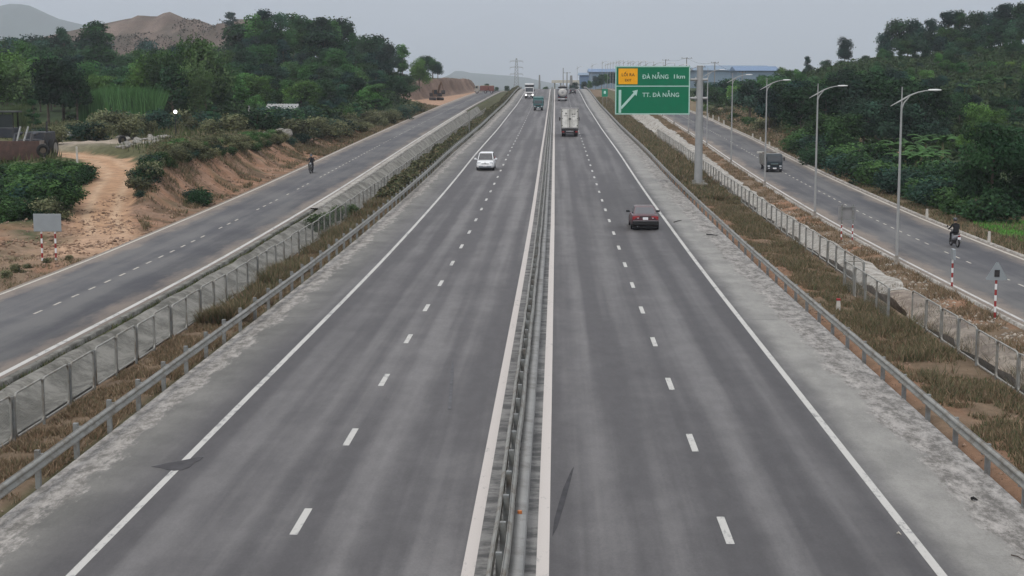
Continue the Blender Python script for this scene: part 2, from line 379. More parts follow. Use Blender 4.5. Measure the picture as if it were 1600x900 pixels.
# dirt track polyline X,Y,Z
DT = np.array([(-23.5, 86, 0), (-27, 92, .1), (-30.6, 102, .55), (-33.5, 114, 1.3), (-36.3, 127, 2.1), (-40.8, 138, 2.7), (-47, 144, 2.9), (-60, 148, 3.0), (-90, 150, 3.0)])
def track(X, Y):
    "distance to the track centreline and the track's height there"
    best = np.full(np.shape(X), 1e9); zz = np.zeros(np.shape(X))
    for a, b in zip(DT[:-1], DT[1:]):
        d = b-a; t = np.clip(((X-a[0])*d[0]+(Y-a[1])*d[1])/(d[0]**2+d[1]**2), 0, 1)
        q = np.hypot(X-(a[0]+t*d[0]), Y-(a[1]+t*d[1])); z = a[2]+t*d[2]
        k = q < best; best = np.where(k, q, best); zz = np.where(k, z, zz)
    return best, zz
RID_R = ([30, 40, 50, 57, 75, 88, 105, 122, 200, 400], [4, 4.5, 6.5, 9, 13.8, 15, 16.5, 18.5, 23, 23])
RID_L = ([-400, -200, -145, -110, -95, -82, -71, -60, -52, -44, -38, -30], [6, 7, 8, 8, 9, 12.5, 14.5, 14, 11, 8.5, 6.5, 5])
HILL = np.array([(60, 60), (110, 47), (140, 45), (165, 38), (220, 28), (253, 25), (263, 17.5), (275, 21), (290, 28), (310, 29), (328, 41), (345, 43), (357, 31), (375, 30), (400, 33), (440, 50), (520, 110)], float)
HX = np.array([at(a, b, 720)[0] for a, b in HILL]); HZ = np.array([at(a, b, 720)[1] for a, b in HILL])
def cut_edge(Y): return np.interp(Y, [330, 370, 400, 450, 480, 530], [-41, -38, -34.5, -29.8, -28.2, -27.5])
def T(X, Y):
    X = np.asarray(X, float); Y = np.asarray(Y, float); X, Y = np.broadcast_arrays(X, Y)
    h, l, r = pH(Y), pL(Y), pR(Y); c = cX(Y)
    n = fbm(X, Y, 9, 3); n2 = fbm(X, Y, 2.2, 9)
    # --- left land
    Xp = X*400/np.clip(Y, 60, 1e9)
    far = sm((Y-620)/300)
    plat = np.maximum(3.7, l+.1)*(1-far)+l*far
    ridge = np.interp(Xp, *RID_L)
    g = sm((Y-235)/165)*(1-sm((Y-480)/200))
    ZL = plat+np.maximum(ridge-plat, 0)*g
    u_right = sm((Y-90)/26)*(X > -1e9); u_left = sm((Y-104)/52)
    k = sm((-X-33)/5); u = u_right*(1-k)+u_left*k
    ZL = l*(1-u)+ZL*u
    bank = sm((-X-26.6)/(4.6+1.0*n)); ZL = l-.05+(ZL-l+.05)*bank; ZL = ZL-1.3*np.abs(vnoise(X*.15, Y, 1.7, 88)-.5)*bank*(1-bank)*4
    n3 = fbm(X, Y, .9, 14, 3); ZL = ZL+(n-.5)*1.1*sm((-X-27)/3)+(n2-.5)*.6*sm((-X-26.3)/1.5)+(n3-.5)*.45*sm((-X-26.3)/1.5)
    # excavated spur beside the road
    ce = cut_edge(Y)+(n2-.5)*2.4; act = sm((Y-345)/22)*(1-sm((Y-535)/60))
    wall = sm((ce-X)/3.2); topz = 10.6+.9*sm((Y-400)/60)+(n2-.5)*.7
    ZL = np.where(X < -25.6, ZL*(1-act)+act*((l-.05)*(1-wall)+np.maximum(topz, ZL)*wall), ZL)
    # bare quarried hill in the distance
    hb = np.interp(X, HX, HZ, left=2, right=2); hy = np.exp(-((Y-720)/75)**2)
    er = (fbm(X, Y*.35, 9, 21, 5)-.5)*(16.0*hy*(1-hy)*3+5.0*hy)
    ZL = np.maximum(ZL, hb*hy+er+ZL*(1-hy)*.3)
    td, tz = track(X, Y)
    kt = 1-sm((td-1.6)/2.0); ZL = ZL*(1-kt)+(tz+(n2-.5)*.25)*kt
    # --- right land
    ridr = np.interp(Xp, *RID_R); gr = sm((Y-190)/210)*(1-.9*sm((Y-470)/230))
    ZR = r-.12+np.maximum(ridr-r, 0)*gr*sm((X-28)/6)
    ZR = ZR+(n-.5)*1.2*sm((X-30)/8)+(n2-.5)*.25*sm((X-28)/2)
    # --- the corridor between
    xs = [-26.3, -25.2, -18, -17.3, -15.9, -14.6, -12.4, -12.0, 10.4, 10.7, 14.5, 16.0, 17.6, 19.5, 20, 27, 27.7]
    zs = [l-.12, l-.2, l-.2, l-.12, np.minimum(l, h)-.65, h-.2, h-.03, h-.16, h-.16, h-.02, h-.22, np.minimum(h, r)-.55, r-.25, r-.1, r-.2, r-.2, r-.12]
    Z = np.zeros(X.shape)
    for i in range(len(xs)-1):
        a, b = xs[i], xs[i+1]; t = np.clip((X-a)/(b-a), 0, 1); Z = np.where((X >= a) & (X <= b), zs[i]*(1-t)+zs[i+1]*t, Z)
    strip = ((X > -14.6) & (X < -12.5)) | ((X > 10.8) & (X < 14.5)) | ((X > 17.6) & (X < 19.5))
    Z = np.where(strip, Z+(n2-.5)*.22, Z)
    Z = np.where(X < -26.3, ZL, Z); Z = np.where(X > 27.7, ZR, Z)
    # away to the plain
    e = sm((Y-950)/250); Z = Z*(1-e)+(-2.0)*e
    e = sm((np.abs(X)-420)/250); Z = Z*(1-e)+(-2.0)*e
    return Z
Tz = lambda x, y: float(T(np.array([x]), np.array([y]))[0])

def terrain():
    Xs = np.concatenate([[-40000, -6000, -1800, -900], np.arange(-680, -200, 20), np.arange(-200, -60, 3), np.arange(-60, -36, .6), np.arange(-36, -26.4, .35),
        [-26.3, -25.2, -22, -18, -17.3, -16.6, -15.9, -15.2, -14.6, -14, -13.4, -12.9, -12.4, -12, -6, 0, 6, 10.4, 10.7, 11.2, 11.7, 12.2, 12.7, 13.2, 13.8, 14.5, 15.2, 16, 16.8, 17.6, 18.2, 18.8, 19.5, 20, 23, 27, 27.7],
        np.arange(28.2, 60, .7), np.arange(60, 200, 3), np.arange(200, 680, 20), [900, 1800, 6000, 40000]])
    Ys = np.concatenate([[-3000, -400], np.arange(-60, 28, 4), np.arange(28, 90, .8), np.arange(90, 180, .5), np.arange(180, 300, 1.6), np.arange(300, 560, 4), np.arange(560, 1301, 12), [1600, 2500, 5000, 33000]])
    GX, GY = np.meshgrid(Xs, Ys); GZ = T(GX, GY)
    nx, ny = len(Xs), len(Ys)
    V = np.stack([GX, GY, GZ], -1).reshape(-1, 3)
    i = np.arange(nx*ny).reshape(ny, nx); Fq = np.stack([i[:-1, :-1], i[:-1, 1:], i[1:, 1:], i[1:, :-1]], -1).reshape(-1, 4)
    # what grows or lies bare at each vertex
    X, Y, Z = V[:, 0], V[:, 1], V[:, 2]
    n = fbm(X, Y, 6, 31); nb = fbm(X, Y, 1.6, 37); nl = fbm(X, Y, 26, 41)
    def C(*c): return np.array(c)[None, :]
    orange = C(.30, .165, .10)*(1-nb[:, None]*.5)+C(.22, .155, .115)*(nb[:, None]*.5)
    pale = C(.44, .28, .175); dry = C(.17, .125, .085); olive = C(.085, .085, .045); green = C(.04, .06, .026); brown = C(.20, .145, .10)
    col = np.repeat(green, len(X), 0)*(0.8+.5*nl[:, None])
    def put(mask, c):
        nonlocal col
        m = np.clip(mask, 0, 1)[:, None]; col = col*(1-m)+c*m
    # strips beside the highway
    put(((X > -14.7) & (X < -12)).astype(float), dry*(.8+.5*nb[:, None])); put(((X > -14.7) & (X < -12)) * sm((nb-.48)*8), brown)
    put(((X > 10.3) & (X < 14.7)).astype(float), dry*(.8+.5*nb[:, None]))
    put(((X > 10.3) & (X < 14)) * (1-sm((X-11.0-1.7*nb)/.6)) * (.75*(1-sm((Y-120)/80)))*sm((n-.2)*4), orange*.9)
    put(((X > 14.5) & (X < 20)).astype(float), brown*(.8+.5*n[:, None])); put(((X > 17.6) & (X < 20)) * sm((n-.45)*7)*(1-sm((Y-200)/90)), orange); put(((X > 14.5) & (X < 19.9)) * sm((Y-230)/80), olive*1.1); put(((X > 17.6) & (X < 20)) * sm((nb-.5)*8), dry)
    put(((X < -14.6) & (X > -18)) * 1.0, olive)
    # right verge
    put(sm((X-27)/.4)*(1-sm((X-32-5*n)/2)), dry*.85+olive*.4); put(sm((X-27)/.4)*(1-sm((X-28.5-2*nb)/1))*sm((nb-.42)*7), brown)
    put(((X > 29) & (X < 46) & (Y < 112)) * sm((X-29.6-2*nb)/1), C(.09, .22, .045))
    sc = np.exp(-(((X-38)/8)**2+((Y-205)/22)**2)); put(sc*sm((nb-.35)*5)*1.2, C(.23, .18, .14)); put(sc*sm((n-.58)*9), orange)
    # left: cut bank, plateau
    cutm = sm((Y-90)/5)*(1-sm((Y-250)/30))*((X < -25.2))*(1-sm((-X-29.8-2.0*n)/1.5))
    put(((X < -25.1) & (X > -29)).astype(float)*(1-sm((-X-27)/2)), dry)
    gul = fbm(X*.25, Y, 2.2, 55)
    put(cutm*sm((gul-.25)*6), orange*1.0); put(cutm*sm((gul-.52)*9)*.8, C(.10, .075, .05)); put(cutm*sm((fbm(X, Y, 1.2, 71, 3)-.55)*9)*.6, C(.32, .21, .15))
    put(((X < -25.2) & (X > -38))*(1-sm((Y-92)/6))*sm((-X-25.2)/.8)*sm((nb-.3)*5), brown*1.1); put(((X < -25.2) & (X > -38))*(1-sm((Y-92)/6))*sm((n-.5)*8), orange)
    put(sm((-X-30)/2)*sm((Y-105)/10)*(1-sm((Y-215)/25))*(1-sm((-X-75)/15)), olive*1.15)
    put(np.exp(-(((X+52)/12)**2+((Y-151)/4)**2))*1.3, C(.40, .34, .28)); put(np.exp(-(((X+35)/5)**2+((Y-182)/8)**2))*1.6, C(.38, .27, .2))
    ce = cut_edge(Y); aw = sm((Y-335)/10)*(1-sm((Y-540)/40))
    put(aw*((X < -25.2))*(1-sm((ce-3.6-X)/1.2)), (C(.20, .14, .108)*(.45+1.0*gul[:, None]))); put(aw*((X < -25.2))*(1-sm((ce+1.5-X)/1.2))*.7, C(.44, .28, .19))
    td, tz = track(X, Y); put((1-sm((td-1.35-1.3*(nb-.3))/.6)), pale*(.85+.3*nb[:, None])); put(np.exp(-((td-.95)/.3)**2)*.6, C(.50, .38, .27)); put(np.exp(-((td-.3)/.3)**2)*.5*sm((nb-.3)*4), C(.30, .175, .105)); put(np.exp(-((td-1.5)/.25)**2)*.5*sm((nb-.3)*4), C(.28, .16, .10))
    put((X < -25.2)*np.exp(-((X+27)/2.5)**2-((Y-88)/6)**2)*1.6, C(.42, .28, .19))
    # bare hill
    hy = np.exp(-((Y-700)/110)**2); onh = hy*((X > HX[0]) & (X < HX[-2])); put(np.clip(onh*3.0, 0, 1)*sm((fbm(X, Y, 18, 67)+.25)*6), C(.15, .118, .10)*(.5+1.0*fbm(X, Y, 5, 63)[:, None])); put(np.clip(onh*2, 0, 1)*sm((fbm(X, Y*.5, 9, 61)-.56)*12), C(.10, .085, .07))
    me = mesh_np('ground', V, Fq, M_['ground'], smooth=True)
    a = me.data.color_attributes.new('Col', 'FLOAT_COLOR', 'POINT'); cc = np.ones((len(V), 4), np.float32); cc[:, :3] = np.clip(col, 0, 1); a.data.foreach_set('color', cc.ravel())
    me['kind'] = 'structure'
terrain()

# ------------------------------------------------------------------ roads, kerbs, paint
def ysamp(y0, y1): return np.unique(np.concatenate([[y0], NODE[(NODE > y0) & (NODE < y1)], [y1]]))
def sheet(name, xs, zf, y0, y1, m, dz=None, c=True):
    ys = ysamp(y0, y1); xs = np.asarray(xs, float); dz = np.zeros(len(xs)) if dz is None else np.asarray(dz, float)
    GX = xs[None, :]+(cX(ys)[:, None] if c else 0); GY = np.repeat(ys[:, None], len(xs), 1); GZ = zf(ys)[:, None]+dz[None, :]
    V = np.stack([GX, GY, GZ], -1).reshape(-1, 3); ny, nx = len(ys), len(xs)
    i = np.arange(nx*ny).reshape(ny, nx); Fq = np.stack([i[:-1, :-1], i[:-1, 1:], i[1:, 1:], i[1:, :-1]], -1).reshape(-1, 4)
    o = mesh_np(name, V, Fq, m); o['kind'] = 'structure'; return o
Y0, Y1 = -40, 760
sheet('road_highway', [-12.05, -12.0, 10.4, 10.45], pH, Y0, Y1, M_['road'], [-.2, 0, 0, -.2])
sheet('road_frontage_left', [-25.35, -25.3, -17.75, -17.7], pL, Y0, Y1, M_['roadL'], [-.25, 0, 0, -.25])
sheet('road_frontage_right', [19.65, 19.7, 27.3, 27.35], pR, Y0, Y1, M_['roadR'], [-.25, 0, 0, -.25])
def line(name, x, w, zf, m, y0=Y0, y1=Y1): sheet(name, [x-w/2, x+w/2], zf, y0, y1, m, [.004, .004])
line('road_line_highway_outer_left', -9.24, .18, pH, M_['paint']); line('road_line_highway_outer_right', 7.39, .19, pH, M_['paint'])
line('road_line_median_left', -1.67, .25, pH, M_['paint_pink']); line('road_line_median_right', -.24, .25, pH, M_['paint_pink'])
line('road_line_frontage_left_outer', -25.0, .16, pL, M_['paint_dirty']); line('road_line_frontage_left_inner', -18.05, .22, pL, M_['paint'])
line('road_line_frontage_right_inner', 20.0, .17, pR, M_['paint']); line('road_line_frontage_right_outer', 27.0, .2, pR, M_['paint_dirty'])
def dashes(name, x, w, ln, step, y0, y1, zf, m, keep=1.0, seed=1):
    rs = random.Random(seed); V = []; Fq = []
    y = y0
    while y < y1:
        if rs.random() < keep:
            ys = ysamp(y-ln/2, y+ln/2)
            for a, b in zip(ys[:-1], ys[1:]):
                n = len(V); ca, cb = float(cX(a)), float(cX(b)); za, zb = float(zf(a))+.004, float(zf(b))+.004
                V += [(x-w/2+ca, a, za), (x+w/2+ca, a, za), (x+w/2+cb, b, zb), (x-w/2+cb, b, zb)]; Fq.append((n, n+1, n+2, n+3))
        y += step
    o = mesh_np(name, V, Fq, m); o['kind'] = 'structure'
dashes('road_dashes_highway_left', -5.45, .17, 2.0, 8.0, -.1, 560, pH, M_['paint']); dashes('road_dashes_highway_right', 3.58, .17, 2.0, 8.0, -.5, 560, pH, M_['paint'])
dashes('road_dashes_frontage_left', -21.5, .11, 1.0, 2.5, 5, 420, pL, M_['paint_dirty'], .8); dashes('road_dashes_frontage_right', 23.45, .11, 1.0, 2.5, 5, 420, pR, M_['paint_dirty'], .9, 4)
# kerb beams
def kerb(name, x0, x1, h, zf, y0, y1, m): sheet(name, [x0, x0, x1, x1], zf, y0, y1, m, [-.3, h, h, -.3])
kerb('kerb_frontage_left', -17.7, -17.45, .03, pL, 30, 110, M_['conc']); kerb('kerb_frontage_left_raised', -17.7, -17.15, .10, pL, 110, 300, M_['conc_pale'])
kerb('kerb_frontage_right', 27.38, 27.6, .06, pR, 30, 420, M_['conc_pale']); kerb('kerb_frontage_right_inner', 19.45, 19.63, .03, pR, 30, 300, M_['conc_pale'])
# concrete lined ditches (real troughs)
def ditch(name, pts, zfs, y0, y1, m, rough=.06, seed=1):
    ys = np.arange(y0, y1+.1, 1.0); rows = []
    for k, (x, dz) in enumerate(pts):
        z = zfs[k](ys)+dz+(vnoise(ys, ys*0+k*7, 1.5, seed)-.5)*rough; rows.append(np.stack([x+(vnoise(ys, ys*0+k*3+50, 2.5, seed)-.5)*rough*3, ys, z], -1))
    V = np.stack(rows, 1).reshape(-1, 3); nx, ny = len(pts), len(ys)
    i = np.arange(nx*ny).reshape(ny, nx); Fq = np.stack([i[:-1, :-1], i[:-1, 1:], i[1:, 1:], i[1:, :-1]], -1).reshape(-1, 4)
    o = mesh_np(name, V, Fq, m); o['kind'] = 'structure'
lo = lambda y: np.minimum(pL(y), pH(y)); ro = lambda y: np.minimum(pR(y), pH(y))
ditch('ditch_left', [(-17.12, .0), (-16.9, .02), (-15.9, -.50), (-15.3, -.42), (-14.75, -.08), (-14.55, -.1)], [pL, pL, lo, lo, pH, pH], 28, 330, M_['conc'])
ditch('ditch_right', [(17.7, -.12), (17.3, -.02), (16.7, -.05), (16.0, -.42), (15.3, -.4), (14.7, -.1)], [pR, pR, pR, ro, ro, pH], 76, 330, M_['conc_pale'], .2, 3)
ditch('ditch_right_rubble', [(17.7, -.12), (17.3, -.04), (16.7, -.07), (16.0, -.42), (15.3, -.40), (14.7, -.12)], [pR, pR, pR, ro, ro, pH], 28, 76.2, M_['conc_rub'], .22, 3)

# stains and debris on the highway
def flat(name, pts, col, label, cat, dz=.008, rough=.9):
    mm = mat(name+'_mat', col, rough, 0, .25, 3)
    V = []
    for (px, py) in pts:
        d = ray(px, py); 
        t = (float(dz)-CAMZ)/d[2]
        for _ in range(6): t = (float(pH(d[1]*t))+dz-CAMZ)/d[2]
        V.append((d[0]*t, d[1]*t, CAMZ+d[2]*t))
    top = V; bot = [(x, y, z-.0035) for x, y, z in V]; n = len(V)
    mb = MB(); mb.add(top+bot, [tuple(range(n)), tuple(range(2*n-1, n-1, -1))]+[(i, (i+1) % n, n+(i+1) % n, n+i) for i in range(n)])
    o = mb.build(name, mm); tag(o, label, cat); return o
flat('bitumen_patch', [(236, 729), (250, 726), (262, 723), (274, 721.5), (285, 719), (296, 717), (309, 714), (318, 714), (312, 719), (303, 723), (296, 730), (285, 734), (272, 735.5), (262, 734), (252, 731)], (.058, .056, .06), 'dark grey bitumen patch crossing the solid line on the left of the highway', 'road patch')
flat('skid_mark', [(863, 838), (866, 812), (872, 790), (880, 763), (893, 734), (897, 729), (890, 757), (881, 790), (871, 823)], (.045, .044, .048), 'dark smear on the lane just right of the median line', 'skid mark')
flat('skid_mark', [(700, 640), (704, 580), (708, 560), (709, 585), (705, 640)], (.095, .095, .102), 'faint thin dark streak in the lane just left of the median', 'skid mark')
def stick(px0, py0, px1, py1, r, col, label, name='fallen_stick'):
    P = []
    for px, py in ((px0, py0), (px1, py1)):
        d = ray(px, py); t = (r-CAMZ)/d[2]
        for _ in range(6): t = (float(pH(d[1]*t))+r-CAMZ)/d[2]
        P.append(Vector((d[0]*t, d[1]*t, CAMZ+d[2]*t)))
    mid = (P[0]+P[1])/2+Vector((0, .08, .01)); mb = MB(); mb.tube([P[0], mid, P[1]], [r, r*.9, r*.5], 6)
    tag(mb.build(name, mat(name+'_m', col, .9, 0, .2, 8)), label, 'debris')
stick(1053, 347, 1065, 344, .035, (.09, .085, .08), 'short dark stick lying on the right shoulder beside the maroon car')
stick(1104, 366, 1121, 368, .04, (.05, .05, .05), 'long black strip of rubber on the right shoulder', 'rubber_strip')
stick(1518, 779, 1527, 781, .04, (.02, .02, .02), 'small black scrap on the pale edge of the right shoulder', 'scrap')
stick(1580, 867, 1604, 877, .012, (.08, .06, .05), 'thin brown twig on the right shoulder at the picture corner', 'twig')
stick(1402, 833, 1408, 835, .02, (.45, .42, .36), 'small pale chip touching the outer right line', 'chip')

# ------------------------------------------------------------------ guardrails
def wprof(side): # (offset towards traffic, height)
    s = side
    return [(0, .445), (.03*s, .455), (.075*s, .50), (.075*s, .53), (.012*s, .585), (.012*s, .612), (.075*s, .668), (.075*s, .70), (.03*s, .745), (0, .757)]
def beam_mesh(x, side, zf, y0, y1, wob=0, seg=4.0, seed=0, dz=0):
    ys = np.arange(y0, y1+.01, seg/2); pr = wprof(side); V = []; rs = random.Random(seed); n = len(pr)
    off = [(rs.uniform(-1, 1)*wob, rs.uniform(-1, 1)*wob) for _ in ys]
    for k, y in enumerate(ys):
        ox, oz = off[k]
        for a, b in pr: V.append((x+float(cX(y))+a+ox, y, float(zf(y))+b+oz+dz))
    Fq = []
    for k in range(len(ys)-1):
        for j in range(n-1): Fq.append((k*n+j, k*n+j+1, (k+1)*n+j+1, (k+1)*n+j))
    nb = len(V)
    # second skin 12 mm behind, so the beam has thickness
    V += [(vx-.012*side, vy, vz) for vx, vy, vz in V]
    for k in range(len(ys)-1):
        for j in range(n-1): Fq.append((nb+(k+1)*n+j, nb+(k+1)*n+j+1, nb+k*n+j+1, nb+k*n+j))
        for j in (0, n-1): Fq.append((k*n+j, (k+1)*n+j, nb+(k+1)*n+j, nb+k*n+j))
    return V, Fq
def split_parts(items, maker, name, mats, parent, cap=100):
    "nearest `cap` as parts, the rest as one part"
    for it in items[:cap]:
        mb = MB(); maker(mb, it); mb.build(name, mats, parent)
    if len(items) > cap:
        mb = MB()
        for it in items[cap:]: maker(mb, it)
        o = mb.build(name, mats, parent); o['kind'] = 'stuff'
def guardrail(x, side, label, y0, y1, step, phase, posth=.82):
    t = thing('guardrail', label, 'guardrail', (0, 0, 0))
    V, Fq = beam_mesh(x, side, pH, y0, y1, .006, seed=int(abs(x)*7), dz=.075 if x > 0 else 0); o = mesh_np('rail_beam', V, Fq, M_['galv'], t)
    ys = np.arange(phase, y1, step); ys = ys[ys > y0]
    def mk(mb, y):
        g = float(pH(y)); c = float(cX(y)); b = -side*.17
        mb.box((x+c+b, y, g+posth/2-.15), (.12, .11, posth+.3)); mb.box((x+c-side*.062, y, g+.6), (.10, .09, .28))
    split_parts(list(ys), mk, 'post', M_['galv_d'], t)
    return t
guardrail(-11.95, 1, 'long galvanised guardrail along the left shoulder of the highway', 22, 556, 2.9, 23.2)
guardrail(10.25, -1, 'long galvanised guardrail along the right shoulder of the highway', 22, 556, 3.0, 24.5, .72)
# median: two beams back to back on shared posts
t = thing('median_barrier', 'double galvanised guardrail with paired beams on the central median', 'guardrail')
for x, s, sd in ((-1.13, -1, 3), (-.93, 1, 5)):
    V, Fq = beam_mesh(x, s, pH, 20, 556, .016, seed=sd); mesh_np('rail_beam', V, Fq, M_['galv'], t)
def mk(mb, y):
    g = float(pH(y)); c = float(cX(y))
    mb.box((-1.03+c, y, g+.33), (.12, .10, .90))
split_parts(list(np.arange(21.3, 556, 2.0)), mk, 'post', M_['galv_d'], t)
def mk2(mb, y):
    g = float(pH(y)); c = float(cX(y)); mb.box((-.915+c, y, g+.765), (.10, 1.45, .03), rot=(0, 0, .02))
sheet('median_kerb', [-.85, -.845, -.60, -.59], pH, 20, 556, mat('median_kerb_concrete', (.27, .27, .262), .8, 0, .1, 1.5, dirt=(.17, .165, .155), dirt_scale=1.2), [0, .42, .40, 0])
x_, z_ = at(805, 836, 31.6)
mb = MB(); mb.cyl((-.74, 31.2, .41), (-.74, 31.2, .47), .05, .05, 12); tag(mb.build('reflector', mat('amber_reflector', (.5, .16, .04), .4)), 'small orange reflector on the median kerb near the bottom of the picture', 'reflector')

# ------------------------------------------------------------------ wire panel fences
def rrect(y0, y1, z0, z1, r=.16):
    P = []
    for cy_, cz_, a0 in ((y1-r, z1-r, 0), (y0+r, z1-r, 90), (y0+r, z0+r, 180), (y1-r, z0+r, 270)):
        for k in range(4):
            a = R(a0+k*30); P.append((cy_+r*math.cos(a), cz_+r*math.sin(a)))
    P.append(P[0]); return P
def fence(label, x, y0, n, W=2.4, H=1.28, zf=pH, dz=-.15, lean=0):
    t = thing('wire_fence', label, 'fence')
    items = []
    for k in range(n): items.append(y0+k*W)
    rs = random.Random(int(abs(x)*10)+n)
    jit = {y: (rs.uniform(-.03, .03), rs.uniform(-.04, .04)) for y in items}
    def frame(mb, y):
        g0, g1 = float(zf(y))+dz, float(zf(y+W))+dz; a = jit[y]
        P = [(x+a[0]+(b-.6)*lean, yy, g0+(g1-g0)*(yy-y)/W+b+a[1]) for yy, b in rrect(y+.09, y+W-.09, .1, H)]
        mb.tube(P, .034, 6)
    def net(mb, y):
        g0, g1 = float(zf(y))+dz, float(zf(y+W))+dz; a = jit[y]
        mb.quad((x+a[0], y+.12, g0+.13+a[1]), (x+a[0], y+W-.12, g1+.13+a[1]), (x+a[0], y+W-.12, g1+H-.03+a[1]), (x+a[0], y+.12, g0+H-.03+a[1]))
    def post(mb, y):
        g = float(zf(y))+dz; mb.box((x, y, g+H/2-.05), (.07, .07, H+.06))
    split_parts(items, frame, 'frame', M_['galv'], t)
    split_parts(items, net, 'netting', M_['wire'], t)
    split_parts(items+[y0+n*W] if False else items, post, 'post', M_['galv_d'], t)
    return t
fence('wire panel fence between the brown grass strip and the left concrete ditch', -14.4, 30.0, 118)
fence('wire panel fence with leaning frames beside the bare rubble ditch at the right edge', 14.35, 30.5, 13, zf=pH, dz=-.2)
fence('short wire fence section jutting towards the highway at the culvert on the right', 13.45, 61.9, 4, 2.4, 1.5, dz=-.3)
fence('wire panel fence running into the distance beside the right pale concrete ditch', 14.35, 71.6, 62)
mb = MB(); t = thing('wire_fence', 'single cross panel closing the fence corner at the culvert on the right', 'fence', (13.45, 71.55, float(pH(71))-.3))
mb.tube([(x, 0, z) for x, z in rrect(.05, .85, .1, 1.45)], .026, 6); mb.build('frame', M_['galv'], t)
mb = MB(); mb.box((0, 0, .75), (.1, .1, 1.6)); mb.build('post', M_['galv_d'], t)
# ------------------------------------------------------------------ lettering
def text_mesh(name, s, size, m, parent, loc, rot=(R(90), 0, 0), align='LEFT', ext=.004, bold=.0, sx=1.0):
    cu = bpy.data.curves.new('lettering', 'FONT'); cu.body = s; cu.size = size; cu.extrude = ext; cu.offset = bold; cu.align_x = align; cu.align_y = 'BOTTOM_BASELINE'; cu.space_character = 1.06
    tmp = bpy.data.objects.new('lettering_tmp', cu); COL.objects.link(tmp)
    dg = bpy.context.evaluated_depsgraph_get(); dg.update()
    me = bpy.data.meshes.new_from_object(tmp.evaluated_get(dg)); bpy.data.objects.remove(tmp)
    o = bpy.data.objects.new(name, me); COL.objects.link(o); me.materials.clear(); me.materials.append(m)
    o.location = loc; o.rotation_euler = rot; o.scale = (sx, 1, 1); o.parent = parent; return o

